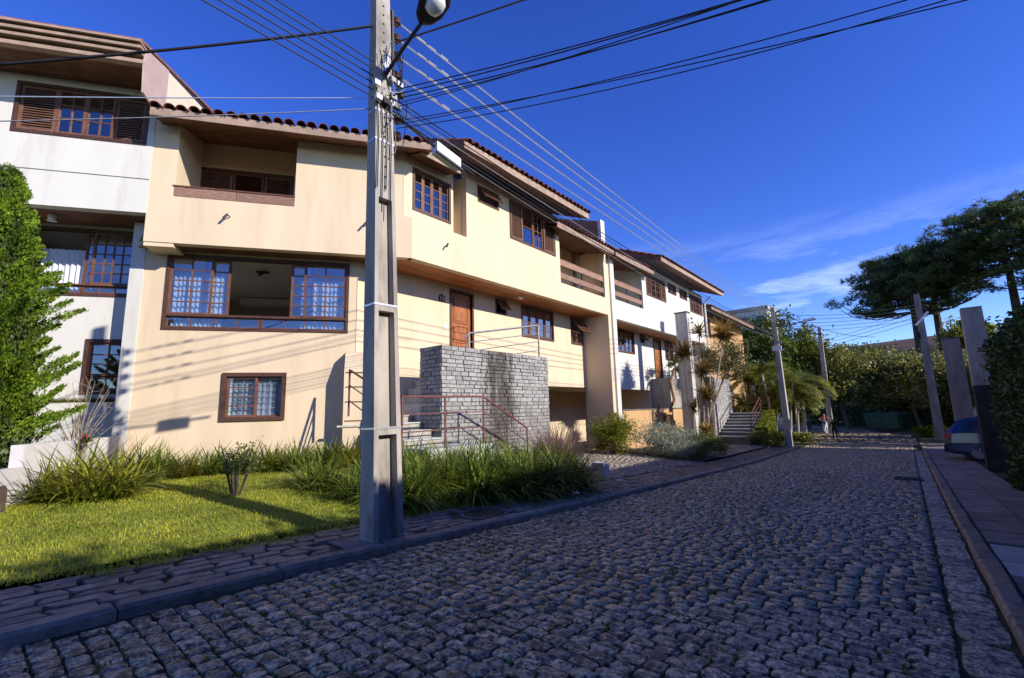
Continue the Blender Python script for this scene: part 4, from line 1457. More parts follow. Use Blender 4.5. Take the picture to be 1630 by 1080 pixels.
MB().lathe(FR(23.1, -1.12, 5.5), [(.08, 0), (.1, .06), (.08, .12)], 10).build('wall_lamp', 'metal_white', h2)

# ---- third house, low eave beyond the second
h3 = thing('row_house', (-11, 36, .2), 'brown row house with a low tiled eave, beyond the white downpipe', 'house', 'row houses along the kerb')
m = MB()
wall(m, FR, 30.0, 40.5, .1, 8.2, -.7, .2, [(30.6, 32.2, 6.6, 7.8), (34, 36.5, 6.6, 7.8)])
m.box(-17, -9.7, 30, 30.2, .1, 8.2)
m.build('wall', 'planter', h3)
for a, b in ((30.6, 32.2), (34, 36.5)):
    window(h3, FR, a, b, 6.6, 7.8, -.7, [(a + .07, (a + b) / 2, 6.67, 7.73, 2, 3, 'glass'), ((a + b) / 2, b - .07, 6.67, 7.73, 2, 3, 'glass')])
room(h3, FR, 30.3, 37, -4, -.95, 6.2, 8)
roof_plane(h3, (-8.6, 29.8, 8.05), (-8.6, 40.6, 8.05), (-1, 0, 0), .35, 4.6, soffit_depth=1.2, tile_rows=7)


# ------------------------------------------------------------------ entrance stairs, stone walls, railings
tower('stone_wall', 'grey stone faced entrance block stained dark, in front of the beige house', 6.9, 11.08, -8.0, -8.8, .5, 3.56)
ent = thing('entrance_platform', (-9.4, 9, .5), 'entrance platform behind the stained stone block, reached by steps', 'platform')
MB().box(-9.98, -8.82, 8.6, 11.05, .5, 3.5).build('platform_slab', 'concrete', ent)
for i in range(7):
    y0 = 6.95 + i * .235
    MB().box(-9.98, -8.82, y0, y0 + .235 if i < 6 else 8.6, .6, 2.0 + (i + 1) * .21).build('step', 'step_stone', ent)
st = thing('front_steps', (-8.4, 6.2, .7), 'pale stone steps climbing beside the stained stone block', 'steps')
for i in range(4):
    x0 = -7.95 - i * .36
    xe = -9.96 if i == 3 else x0 - .36
    MB().box(xe, x0, 5.85, 6.88, .6, 1.28 + (i + 1) * .17 - .03).build('riser', 'concrete', st)
    MB().box(xe + .03, x0 + .03, 5.83, 6.89, 1.28 + (i + 1) * .17 - .029, 1.28 + (i + 1) * .17).build('tread', 'step_stone', st)
MB().box(-7.98, -7.2, 5.85, 7.7, .6, 1.28).build('landing', 'step_stone', st)
for i in range(4):
    y0 = 7.7 + i * .4
    MB().box(-7.98, -7.2, y0, y0 + .4, .5, 1.28 - (i + 1) * .16).build('step', 'step_stone', st)


def railing(name, label, pts, posts, matn, rails=(0.33, .66), h=1.0, r=.024, thin=.014, group=None):
    """pts: top rail polyline; posts: indices with a post down by h."""
    t = thing(name, (pts[0][0], pts[0][1], pts[0][2] - h), label, 'railing', group)
    MB().tube(pts, r, 8).build('top_rail', matn, t)
    for f in rails:
        MB().tube([(x, y, z - h * f) for x, y, z in pts], thin, 6).build('lower_rail', matn, t)
    for k in posts:
        x, y, z = pts[k] if isinstance(k, int) else k
        hh = h if isinstance(k, int) else h
        MB().tube([(x, y, z - hh), (x, y, z)], r * .95, 8).build('post', matn, t)
    return t


railing('stair_railing', 'brown iron railing around the landing and steps of the stone block', [(-9.3, 5.36, 2.98), (-7.9, 5.32, 2.42), (-7.28, 5.30, 2.31), (-7.28, 6.38, 2.32), (-7.28, 7.52, 2.33), (-7.28, 9.08, 1.56)], [0, 2, 3, 4, 5], 'metal_red', h=1.02)
railing('platform_railing', 'grey iron railing on top of the stained stone block', [(-8.9, 8.5, 3.98), (-8.86, 8.62, 4.12), (-8.15, 10.85, 4.52)], [(-8.86, 8.62, 4.12), (-8.15, 10.85, 4.52)], 'metal_grey', rails=(.26, .52, .8), h=.95, r=.028)

# second set
pl2 = [(26.0, .2), (27.4, .12), (30.05, 1.55), (30.05, 3.5), (26.0, 3.56)]
tower('stone_wall', 'pale stone block wall with a sloping foot, beside the far concrete steps', 26.0, 30.05, -8.0, -8.5, .1, 3.56, poly=pl2)
st2 = thing('far_steps', (-7.2, 27.5, 0), 'grey concrete steps with a red handrail, beside the pale block wall', 'steps')
MB().box(-7.9, -6.1, 25.4, 27.2, -.15, .38).build('landing', 'concrete_dark', st2)
for i in range(7):
    y0 = 27.0 + i * .4
    MB().box(-7.96, -6.3, y0, y0 + .398 if i < 6 else 30.3, .0, .38 + (i + 1) * .165 - .05).build('riser', 'concrete_dark', st2)
    MB().box(-7.955, -6.28, y0 - .03, 30.3 if i == 6 else y0 + .365, .002 + .38 + (i + 1) * .165 - .05, .38 + (i + 1) * .165).build('tread', 'step_stone', st2)
railing('stair_railing', 'red iron handrail rising along the far concrete steps', [(-6.35, 27.0, 1.4), (-6.35, 29.6, 2.42), (-5.9, 29.6, 2.42)], [0, 1, 2], 'metal_red', h=.95)
railing('stair_railing', 'red iron railing across the top of the far concrete steps', [(-8.0, 30.35, 2.4), (-6.1, 30.35, 2.4)], [0, 1], 'metal_red', h=.9)
railing('stair_railing', 'thin black handrail fixed along the pale block wall', [(-7.9, 27.0, 1.15), (-7.9, 29.6, 2.2), (-7.9, 29.9, 2.2)], [0, 1], 'metal_dark', rails=(), h=.75, r=.02)
# planter wall and gatepost of the white house
pw = thing('garden_wall', (-8.7, 20, .2), 'ochre stuccoed garden wall with a small meter hatch, before the white house', 'wall')
MB().box(-8.95, -8.7, 17.05, 23.6, .1, 1.88).build('wall_body', 'planter', pw)
MB().box(-8.98, -8.67, 17.05, 23.6, 1.88, 1.93).build('wall_cap', 'concrete_dark', pw)
MB().box(-8.7, -8.66, 21.1, 21.75, .85, 1.58).build('hatch', 'frame_wood', pw)
MB().box(-8.7, -8.56, 20.95, 21.9, 1.62, 1.72).build('hatch_hood', 'planter', pw)
MB().box(-8.7, -8.66, 19.85, 19.95, .2, 1.88).build('stain_strip', 'concrete_dark', pw)
gp = thing('gatepost', (-7.8, 22.2, .2), 'tall weathered concrete gatepost with black insulators, before the white house', 'gatepost')
MB().hexa([(-8.12, 22, .1), (-7.52, 22, .1), (-7.52, 22.45, .1), (-8.12, 22.45, .1), (-8.10, 22.02, 6.5), (-7.54, 22.02, 6.5), (-7.54, 22.43, 6.5), (-8.10, 22.43, 6.5)]).build('post_body', 'concrete_pale', gp)
MB().box(-8.14, -7.5, 21.98, 22.47, 6.5, 6.56).build('post_cap', 'concrete_dark', gp)
for z in (6.2, 6.0, 5.65, 5.5, 4.6, 4.4):
    m = MB().tube([(-7.53, 22.25, z), (-7.36, 22.25, z)], .012, 6)
    m.lathe((-7.38, 22.25, z - .05), [(.03, 0), (.045, .03), (.03, .05), (.045, .07), (.03, .1)], 8)
    m.build('insulator', 'metal_dark', gp)
MB().tube([(-7.5, 22.1, 6.0), (-7.47, 22.08, 4.8), (-7.49, 22.1, 3.8)], .015, 5).build('cable', 'wire_black', gp)
bw2 = thing('platform_block', (-9.4, 23.8, .2), 'grey block platform with black railing under the orange door', 'platform')
MB().box(-9.98, -8.98, 22.95, 25.9, .2, 3.45).build('block', 'concrete', bw2)
railing('platform_railing', 'black iron railing before the orange door of the white house', [(-9.0, 23.0, 4.4), (-9.0, 25.8, 4.4)], [0, 1, (-9.0, 24.4, 4.4)], 'metal_dark', rails=(.3, .6, .88), h=.95)

# low divider walls of the lot with the conifer
m = MB()
dA, dB, dC = Vector((-12.57, 2.2, 0)), Vector((-9.9, .55, 0)), Vector((-6.8, -1.35, 0))
lw = thing('garden_wall', (-10.5, .9, .8), 'low whitewashed divider wall stepping down beside the conifer', 'wall')
nn = Vector((.525, .851, 0)) * .16
for p, q, z in ((dA, dB, 1.68), (dB, dC, 1.36)):
    m = MB()
    a, b = Vector((p.x, p.y, .5)), Vector((q.x, q.y, .5))
    up = Vector((0, 0, z - .5))
    m.hexa([a, b, b - nn, a - nn, a + up, b + up, b - nn + up, a - nn + up])
    m.build('wall_section', 'lowwall', lw)
tag(MB().box(-14, -9.0, -6, .4, .8, 1.15).build('planting_bed', 'soil'), 'raised earth bed of the white house under the conifer', 'planting bed', kind='structure')
bk = thing('edging_wall', (-6.3, 10.2, .3), 'low concrete edging wall with a squared end, beside the driveway', 'wall')
MB().box(-6.05, -5.72, 10.05, 10.32, .15, .68).build('end_block', 'concrete_pale', bk)
MB().hexa([(-6.06, 10.08, .2), (-6.06, 10.26, .2), (-7.6, 9.5, .3), (-7.6, 9.3, .3), (-6.06, 10.08, .55), (-6.06, 10.26, .55), (-7.6, 9.5, .75), (-7.6, 9.3, .75)]).build('edging', 'concrete', bk)

# ------------------------------------------------------------------ poles and lines
def taper(x, y, wx, wy, z):
    return [(x - wx / 2, y - wy / 2, z), (x + wx / 2, y - wy / 2, z), (x + wx / 2, y + wy / 2, z), (x - wx / 2, y + wy / 2, z)]


PX, PY, PZ, PT = -4.56, 3.07, .66, 8.3


def psec(z):
    t = (z - PZ) / (PT - PZ)
    return .27 - .15 * t, .385 - .20 * t


pole = thing('utility_pole', (PX, PY, PZ), 'tall concrete utility pole with recessed panels, street lamp and tangled cables, beside the lawn', 'utility pole', 'utility poles')
# body: web with two flanges on the street side, ribs across the recess
m = MB()
zs = [PZ - .1, 1.80, 3.25, 4.6]
def seg(m, z0, z1, dx0, dx1, dy0, dy1):
    """piece of the tapering pole given as fractions of its section."""
    P = []
    for z in (z0, z1):
        a, b = psec(z)
        P += [(PX - a / 2 + dx0 * a, PY - b / 2 + dy0 * b, z), (PX - a / 2 + dx1 * a, PY - b / 2 + dy0 * b, z), (PX - a / 2 + dx1 * a, PY - b / 2 + dy1 * b, z), (PX - a / 2 + dx0 * a, PY - b / 2 + dy1 * b, z)]
    m.hexa(P)
seg(m, PZ - .05, 4.6, .0, .55, 0, 1)
seg(m, PZ - .05, 4.6, .55, 1, 0, .17)
seg(m, PZ - .05, 4.6, .55, 1, .83, 1)
seg(m, 4.6, PT, 0, 1, 0, 1)
for z in (1.80, 3.22):
    seg(m, z - .035, z + .035, .55, .995, .17, .83)
m.build('shaft', 'concrete', pole)
for z in (1.83, 3.25, 5.35, 5.75):
    a, b = psec(z)
    m = MB()
    e = .006
    x0, x1, y0, y1 = PX - a / 2 - e, PX + a / 2 + e, PY - b / 2 - e, PY + b / 2 + e
    m.box(x0, x1, y0, y0 + .004, z, z + .022); m.box(x0, x1, y1 - .004, y1, z, z + .022)
    m.box(x0, x0 + .004, y0 + .004, y1 - .004, z, z + .022); m.box(x1 - .004, x1, y0 + .004, y1 - .004, z, z + .022)
    m.build('strap', 'alu', pole)
for i in range(26):
    z = 4.75 + i * .135
    a, b = psec(z)
    MB().tube([(PX + a / 2 - .01, PY, z), (PX + a / 2 + .003, PY, z)], .016, 8).build('bolt_hole', 'black_paint', pole)
# insulator rack
rk = MB().bar((PX + .02, PY + .17, 6.35), (PX + .02, PY + .17, 7.4), .03, .05).build('insulator_rack', 'metal_dark', pole)
RZ = [6.45, 6.75, 7.02, 7.28]
for z in RZ:
    m = MB().lathe((PX + .02, PY + .25, z - .05), [(.03, 0), (.055, .015), (.035, .05), (.055, .085), (.03, .1)], 10)
    m.build('insulator', 'porcelain', rk)
    MB().bar((PX + .02, PY + .17, z - .06), (PX + .02, PY + .27, z - .06), .03, .008).bar((PX + .02, PY + .17, z + .06), (PX + .02, PY + .27, z + .06), .03, .008).build('clevis', 'metal_dark', rk)
for z in (5.5, 5.75):
    MB().lathe((PX + .03, PY + .22, z), [(.03, 0), (.06, .02), (.035, .06), (.06, .1), (.03, .12)], 10).build('insulator', 'porcelain', pole)
MB().bar((PX - .09, PY + .25, 5.86), (PX + .12, PY + .25, 5.8), .05, .04).bar((PX + .08, PY - .12, 5.88), (PX + .08, PY + .32, 5.78), .04, .05).build('cross_bracket', 'metal_dark', pole)
# street lamp
arm = MB().tube([(PX + .10, PY + .0, 6.28), (PX + .45, PY + .02, 6.46), (PX + .80, PY + .03, 6.60)], .024, 8).build('lamp_arm', 'metal_dark', pole)
MB().box(PX + .09, PX + .13, PY - .04, PY + .04, 6.3, 6.55).build('arm_plate', 'alu', pole)
hm = MB()
ax = Vector((.93, .02, .36)).normalized()
sd_ = Vector((0, 1, 0))
upv = ax.cross(sd_).normalized()
if upv.z < 0: upv = -upv
base_p = Vector((PX + .80, PY + .03, 6.60))
prof = [(0, .05, .04), (.06, .12, .07), (.18, .17, .10), (.34, .17, .11), (.44, .12, .08), (.50, .03, .03)]
nseg = 14
for t, rw, rh in prof:
    for k in range(nseg):
        th = 2 * math.pi * k / nseg
        c_, s_ = math.cos(th), math.sin(th)
        hm.v.append(tuple(base_p + ax * t + sd_ * rw * c_ + upv * (rh * s_ if s_ > 0 else .012 * s_)))
for i in range(len(prof) - 1):
    for k in range(nseg):
        k2 = (k + 1) % nseg
        hm.f.append((i * nseg + k, i * nseg + k2, (i + 1) * nseg + k2, (i + 1) * nseg + k))
hm.f.append(tuple(range(nseg - 1, -1, -1)))
hm.f.append(tuple(range((len(prof) - 1) * nseg, len(prof) * nseg)))
hm.build('lamp_head', 'metal_dark', pole, smooth=True)
gm = MB()
for t, rr in ((.16, .05), (.18, .085), (.26, .11), (.34, .10), (.39, .05)):
    for k in range(12):
        th = 2 * math.pi * k / 12
        c_, s_ = math.cos(th), math.sin(th)
        gm.v.append(tuple(base_p + ax * t - upv * .012 + sd_ * rr * c_ + upv * (.004 if s_ > 0 else rr * 1.1 * s_)))
for i in range(4):
    for k in range(12):
        k2 = (k + 1) % 12
        gm.f.append((i * 12 + k, i * 12 + k2, (i + 1) * 12 + k2, (i + 1) * 12 + k))
gm.f += [tuple(range(11, -1, -1)), tuple(range(48, 60))]
gm.build('lamp_globe', 'metal_white', pole, smooth=True)
# junctions and loose drop wires on the shaft
for k in range(9):
    a = random.uniform(0, 6.28)
    z = random.uniform(5.85, 6.3)
    c_ = Vector((PX + .13 + random.uniform(-.02, .05), PY + random.uniform(-.15, .22), z))
    MB().box(c_.x - .03, c_.x + .03, c_.y - .04, c_.y + .04, c_.z - .03, c_.z + .035).build('junction_box', random.choice(['metal_white', 'alu', 'metal_grey', 'wire_black']), pole)
for k in range(16):
    z0 = random.uniform(5.9, 6.9)
    y0, y1 = PY + random.uniform(-.16, .3), PY + random.uniform(-.16, .3)
    z1 = z0 - random.uniform(.2, .9)
    xo = PX + .12 + random.uniform(.01, .06)
    P = [(xo, y0, z0), (xo + random.uniform(.02, .14), (y0 + y1) / 2 + random.uniform(-.12, .2), min(z0, z1) - random.uniform(0, .15)), (xo, y1, z1)]
    pts = []
    for i in range(9):
        t = i / 8
        pts.append(Vector(P[0]) * (1 - t) ** 2 + Vector(P[1]) * 2 * t * (1 - t) + Vector(P[2]) * t * t)
    MB().tube(pts, .006, 5).build('loose_cable', random.choice(['wire_black', 'wire_black', 'metal_grey']), pole)
for k in range(4):
    yy = PY - .12 + k * .06
    a_, _ = psec(5)
    MB().tube([(PX + a_ / 2 + .012, yy, 6.0), (PX + a_ / 2 + .02, yy + .02, 5.4), (PX + a_ / 2 + .03, yy - .01, 4.7 - .3 * (k % 2))], .007, 5).build('loose_cable', 'wire_black', pole)


LEAN = Matrix.Translation((PX, PY, PZ)) @ Matrix.Rotation(R(-1.0), 4, 'Y') @ Matrix.Rotation(R(.8), 4, 'X') @ Matrix.Translation((-PX, -PY, -PZ))
pole.matrix_basis = LEAN @ pole.matrix_basis


def line(name, p, q, sag, r, matn, label, n=24, group='overhead lines', cat='cable'):
    p, q = Vector(p), Vector(q)
    if abs(p.y - PY) < .6 and p.x < -4: p = LEAN @ p
    pts = [p.lerp(q, i / n) - Vector((0, 0, sag * 4 * (i / n) * (1 - i / n))) for i in range(n + 1)]
    return tag(MB().tube(pts, r, 5).build(name, matn), label, cat, group)


P2 = (-4.74, 27.3)
P2T = 6.75
for i, z in enumerate(RZ):
    line('power_line', (PX + .03, PY + .30, z), (P2[0] + .14, P2[1] - .1, 6.2 + .13 * i), .12, .0105, 'alu', ['lowest', 'second lowest', 'second highest', 'highest'][i] + ' bare silvery power wire from the insulator rack of the lamp pole')
    m = MB()
for i in range(6):
    line('telephone_line', (PX + .1, PY + .2, 5.72 + .06 * i), (P2[0] + .1, P2[1], 5.35 + .05 * i), .42 - .04 * i, .009 if i % 2 else .006, 'wire_black' if i % 3 else 'metal_grey', ['lowest', 'second', 'third', 'fourth', 'fifth', 'highest'][i] + ' telephone cable up, sagging from the lamp pole along the kerb')
for i in range(6):
    line('telephone_line', (PX + .02, PY - .12, 5.95 + .1 * i), (-4.6, -22, 6.6 + .12 * i), .2, .008, 'wire_black', ['lowest', 'second', 'third', 'fourth', 'fifth', 'highest'][i] + ' dark cable up of those running back from the lamp pole')
for i, (z, e, sg) in enumerate(((6.15, (6.5, 7.2, 6.55), .35), (6.08, (6.5, 7.0, 6.4), .32), (6.02, (6.5, 6.8, 6.3), .40), (5.95, (6.5, 6.6, 6.05), .30), (5.9, (6.5, 6.0, 6.0), .35), (5.7, (6, 6.2, 4.9), .25), (5.65, (6, 6.0, 5.3), .35), (5.6, (6, 6.2, 5.6), .5))):
    line('service_cable', (PX + .12, PY + .15, z), e, sg, .0075 if i < 3 else .0055, 'wire_black', ['highest', 'second', 'third', 'fourth', 'fifth', 'sixth', 'seventh', 'lowest'][i] + ' black service cable down of those crossing over the street')
line('service_cable', (PX, PY - .12, 6.98), (-7.4, -2.2, 4.6), .1, .016, 'wire_black', 'thick twisted black cable from the lamp pole running back over the lawn')
line('service_cable', (PX + .3, PY + .1, 6.72), (3.5, 9.6, 10.5), .1, .012, 'wire_black', 'thick twisted black cable leaving the lamp pole above the street lamp')
line('service_cable', (PX, PY - .12, 5.95), (-7.2, -2.2, 4.5), .03, .006, 'alu', 'thin pale service wire from the lamp pole crossing before the old white house')
line('service_cable', (PX, PY - .12, 5.8), (-7.2, -2.2, 4.2), .05, .006, 'metal_grey', 'slack grey service wire from the lamp pole crossing before the old white house')
for i, z in enumerate(RZ[:4]):
    # splice sleeves and dead end grips near the rack
    p, q = Vector((PX + .03, PY + .30, z)), Vector((P2[0] + .14, P2[1] - .1, 6.2 + .13 * i))
    for t0 in (.012, .02, .03):
        a_ = p.lerp(q, t0) - Vector((0, 0, .006))
        MB().tube([a_, p.lerp(q, t0 + .006) - Vector((0, 0, .008))], .018, 6).build('wire_clamp', 'alu', pole)
# white splice box hanging in the telephone lines
sb = thing('splice_box', (-4.5, 3.95, 5.5), 'white cable splice box hanging on the lines beside the lamp pole', 'splice box')
MB().hexa([(-4.56, 3.76, 5.52), (-4.44, 3.76, 5.52), (-4.44, 4.2, 5.44), (-4.56, 4.2, 5.44), (-4.56, 3.76, 5.68), (-4.44, 3.76, 5.68), (-4.44, 4.2, 5.60), (-4.56, 4.2, 5.60)]).build('box_shell', 'metal_white', sb)
MB().tube([(-4.5, 3.3, 5.72), (-4.5, 3.76, 5.62)], .02, 6).tube([(-4.5, 4.2, 5.55), (-4.5, 4.5, 5.5)], .025, 6).build('cable_gland', 'wire_black', sb)
MB().bar((-4.43, 3.74, 5.51), (-4.43, 4.22, 5.43), .03, .03).build('box_rim', 'metal_dark', sb)

pole2 = thing('utility_pole', (P2[0], P2[1], g(27.3)), 'slim concrete utility pole with a small street lamp, at the corner where the kerb ends', 'utility pole', 'utility poles')
m = MB()
m.hexa(taper(P2[0], P2[1], .30, .38, g(27.3) - .1) + taper(P2[0] - .05, P2[1], .18, .2, P2T + .35))
m.build('shaft', 'concrete', pole2)
MB().bar((P2[0] + .1, P2[1] - .2, 6.0), (P2[0] + .1, P2[1] - .2, 6.8), .05, .05).build('insulator_rack', 'metal_dark', pole2)
for i in range(4):
    MB().lathe((P2[0] + .14, P2[1] - .15, 6.13 + .13 * i), [(.04, 0), (.06, .03), (.04, .06)], 8).build('insulator', 'porcelain', pole2)
MB().tube([(P2[0], P2[1], 5.9), (P2[0] + .6, P2[1] - .1, 6.05), (P2[0] + 1.3, P2[1] - .1, 6.15)], .03, 6).build('lamp_arm', 'metal_grey', pole2)
MB().hexa([(P2[0] + 1.25, P2[1] - .22, 6.1), (P2[0] + 1.85, P2[1] - .26, 6.16), (P2[0] + 1.85, P2[1] + .06, 6.16), (P2[0] + 1.25, P2[1] + .02, 6.1), (P2[0] + 1.3, P2[1] - .18, 6.22), (P2[0] + 1.75, P2[1] - .2, 6.28), (P2[0] + 1.75, P2[1], 6.28), (P2[0] + 1.3, P2[1] - .02, 6.22)]).build('lamp_head', 'metal_white', pole2)
MB().box(P2[0] - .22, P2[0] + .2, P2[1] - .27, P2[1] - .19, 4.75, 5.0).build('junction_box', 'metal_white', pole2)
MB().box(P2[0] - .1, P2[0] + .22, P2[1] - .27, P2[1] - .19, 5.1, 5.25).build('junction_box', 'metal_grey', pole2)
pole3 = thing('utility_pole', (-4.3, 40.6, g(40)), 'slim concrete utility pole standing behind the playing children', 'utility pole', 'utility poles')
MB().hexa(taper(-4.3, 40.6, .36, .4, g(40) - .1) + taper(-4.2, 40.6, .2, .24, 7.6)).build('shaft', 'concrete', pole3)
MB().box(-4.36, -4.05, 40.3, 40.36, 7.0, 7.1).build('cross_bracket', 'metal_dark', pole3)
pole4 = thing('utility_pole', (1.25, 34.5, g(34)), 'leaning concrete utility pole with climbing leaves, beside the blue car', 'utility pole', 'utility poles')
MB().hexa(taper(1.25, 34.5, .42, .4, g(34) - .1) + taper(1.25, 34.5, .26, .26, 8.0)).build('shaft', 'concrete_mid', pole4)
MB().bar((1.0, 34.3, 6.2), (1.6, 34.3, 6.9), .1, .1).build('brace', 'metal_white', pole4)
MB().box(1.0, 1.12, 34.2, 34.3, 5.4, 5.8).build('junction_box', 'wire_black', pole4)
for i in range(5):
    line('power_line', (P2[0] + .1, P2[1] + .1, 5.9 + .2 * i), (1.25, 34.4, 6.6 + .2 * i), .25, .012, 'wire_black', ['lowest', 'second', 'third', 'fourth', 'highest'][i] + ' dark wire up from the corner pole to the leaning pole')
for i in range(3):
    line('power_line', (P2[0] + .1, P2[1] + .1, 6.0 + .2 * i), (-4.2, 40.5, 6.6 + .2 * i), .2, .012, 'wire_black', ['lowest', 'middle', 'highest'][i] + ' dark wire from the corner pole to the pole behind the children')
    line('power_line', (1.25, 34.5, 6.5 + .25 * i), (-14, 62, 7.2 + .3 * i), .3, .014, 'wire_black', ['lowest', 'middle', 'highest'][i] + ' dark wire from the leaning pole toward the bend of the street')
line('power_line', (P2[0] + .1, P2[1] + .1, 6.9), (-1.0, 40, 6.4), .4, .016, 'wire_black', 'dark wire sagging from the corner pole over the bend')
# gateposts on the hedge side
q1 = thing('gatepost', (1.8, 18.8, 0), 'square white concrete gatepost with a black painted foot, at the end of the tall hedge', 'gatepost')
MB().hexa(taper(1.8, 18.8, .5, .45, g(18.8)) + taper(1.8, 18.8, .48, .43, 2.38)).build('post_foot', 'black_paint', q1)
MB().hexa(taper(1.8, 18.8, .47, .42, 2.38) + taper(1.8, 18.8, .44, .40, 4.65)).build('post_body', 'concrete', q1)
q2 = thing('gatepost', (1.85, 27.5, 0), 'square grey concrete gatepost behind the blue car', 'gatepost')
MB().hexa(taper(1.85, 27.5, .6, .5, g(27.5)) + taper(1.85, 27.5, .56, .46, 4.6)).build('post_body', 'concrete_mid', q2)
MB().box(1.55, 2.15, 27.23, 27.77, 4.6, 4.66).build('post_cap', 'concrete_dark', q2)


# ------------------------------------------------------------------ plants
def put(name, parts, loc, label, cat, group=None, rz=None, sc=1.0):
    """a plant: parts = [(part name, mesh, material)] shared meshes under an Empty."""
    rz = random.uniform(0, 6.28) if rz is None else rz
    t = thing(name, loc, label, cat, group)
    M = Matrix.Translation(loc) @ Matrix.Rotation(rz, 4, 'Z') @ Matrix.Diagonal((sc, sc, sc, 1))
    for nm, me, mt in parts:
        if not me.materials: me.materials.append(MATS[mt])
        add(nm, me, None, t, M)
    return t


def strap(n, length, width, spread, curve, r, **k):
    return fast('strap_leaves', *blades(n, length, width, spread, curve, r, **k))


def stem_mesh(pts, r, n=7):
    return MB().tube(pts, r, n).mesh('stem')


CL = [strap(230, .85, .034, .95, .75, .25, seg=5) for _ in range(3)]          # lily clump, airy
CLY = [strap(360, 1.0, .036, 1.05, .8, .38, seg=5) for _ in range(2)]
CLD = [strap(420, 1.15, .036, 1.05, .95, .34, seg=5) for _ in range(3)]
dead = [strap(26, .5, .012, 1.4, .3, .25, seg=3) for _ in range(2)]


def clump(meshes, mt, x, y, z, sc, label, group, k=0):
    me = meshes[k % len(meshes)].copy()
    me.materials.clear()
    me.materials.append(MATS[mt])
    d = dead[k % 2].copy()
    d.materials.clear()
    d.materials.append(MATS['plume'])
    return put('lily_clump', [('foliage', me, mt), ('dry_leaves', d, 'plume')], (x, y, z), label, 'plant', group, sc=sc)


clump(CLY, 'blade_yellow', -9.2, 1.35, lawn_z(-9.2, 1.35), 1.05, 'large yellowing clump of strap leaves before the low white wall', 'strap leaf clumps', 0)
clump(CLY, 'blade_yellow', -10.0, 1.05, lawn_z(-10, 1.05), .9, 'yellowing clump of strap leaves behind the largest one, against the low white wall', 'strap leaf clumps', 1)
clump(CLY, 'blade', -11.0, 2.2, lawn_z(-11, 2.2), .95, 'green clump of strap leaves at the corner of the beige wall', 'strap leaf clumps', 1)
ORD = ['first', 'second', 'third', 'fourth', 'fifth', 'sixth', 'seventh', 'eighth', 'ninth', 'tenth']
GL = ' strap leaf clump from the white wall in the row under the barred window'
for i, u in enumerate(np.arange(.7, 4.9, .52)):
    p = FL(u, .05 + .18 * (i % 2), 0)
    clump(CL, ['blade', 'blade_yellow', 'blade'][i % 3], p[0], p[1], lawn_z(p[0], p[1]), random.uniform(.8, 1.0), ORD[i] + GL, 'strap leaf clumps', i)
GL2 = ' green strap leaf clump from the lamp pole, before the steps'
for i, (x, y, s) in enumerate(sorted(((-7.6, 3.9, .95), (-7.0, 4.5, 1.0), (-6.6, 4.0, .8), (-6.3, 4.9, 1.0), (-5.9, 4.3, .85), (-7.2, 5.3, .9), (-6.1, 5.6, .95)), key=lambda c: math.hypot(c[0] + 4.56, c[1] - 3.07))):
    clump(CL if i % 2 else CLD, 'blade', x, y, lawn_z(x, y), s, ORD[i] + GL2, 'strap leaf clumps', i)
GL3 = ' dark arching strap leaf clump from the driveway, along the pavement edge'
for i, (x, y, s) in enumerate(sorted(((-5.7, 5.7, 1.0), (-5.35, 6.4, 1.0), (-5.2, 7.1, 1.0), (-5.8, 6.9, 1.05), (-5.3, 7.9, 1.0), (-5.9, 7.9, .95), (-6.4, 6.5, 1.0), (-6.5, 7.5, .95), (-6.9, 6.0, .9)), key=lambda c: -c[1])):
    clump(CLD, 'blade_dark' if x > -5.5 else 'blade', x, y, lawn_z(x, y) - .02, s, ORD[i] + GL3, 'strap leaf clumps', i)
# fountain grass
fg = fast('plumes', *blades(500, 1.25, .014, .75, .5, .3, seg=4))
put('fountain_grass', [('plumes', fg, 'plume'), ('foliage', CL[1].copy(), 'blade')], (-6.1, 8.7, .6), 'purplish brown tuft of feathery grass beside the stained stone block', 'grass tuft', sc=1.05)
put('fountain_grass', [('plumes', fg, 'plume')], (-6.6, 9.4, .6), 'smaller feathery grass tuft behind the purplish one, against the stained stone block', 'grass tuft', sc=.9)
for o in bpy.data.objects:
    if o.name.startswith('fountain_grass'): o['group'] = 'feathery grass tufts'


def bush_mesh(rad, n, size, clumps=40, aspect=2.0, shell=.45, cl=.3, zmin=0.02):
    P, out = crown_points((0, 0, 0), rad, n, clumps, shell, cl)
    P[:, 2] = np.maximum(P[:, 2] + rad[2], zmin)
    return fast('foliage', *leaves(P, size, out * .6 + np.array([0, 0, .5]), aspect))


def stems_mesh(h, n, spread, r=.012):
    m = MB()
    for k in range(n):
        a = 2 * math.pi * k / n + random.uniform(-.4, .4)
        s = spread * random.uniform(.5, 1.1)
        m.tube([(0.04 * math.cos(a), .04 * math.sin(a), -.05), (s * .5 * math.cos(a), s * .5 * math.sin(a), h * .5), (s * math.cos(a + .3), s * math.sin(a + .3), h * random.uniform(.8, 1.05))], [r, r * .7, r * .35], 5)
    return m.mesh('stems')


# small shrub standing alone on the lawn
P, out = crown_points((0, 0, .62), (.38, .38, .3), 420, 26, .3, .35)
put('shrub', [('stems', stems_mesh(.85, 15, .36, .011), 'bark_dark'), ('foliage', fast('foliage', *leaves(P, .055, out, 1.8)), 'leaf_mid')], (-8.05, 2.78, lawn_z(-8.05, 2.78)), 'small sparse shrub with thin dark stems alone on the lawn', 'shrub', sc=.95)
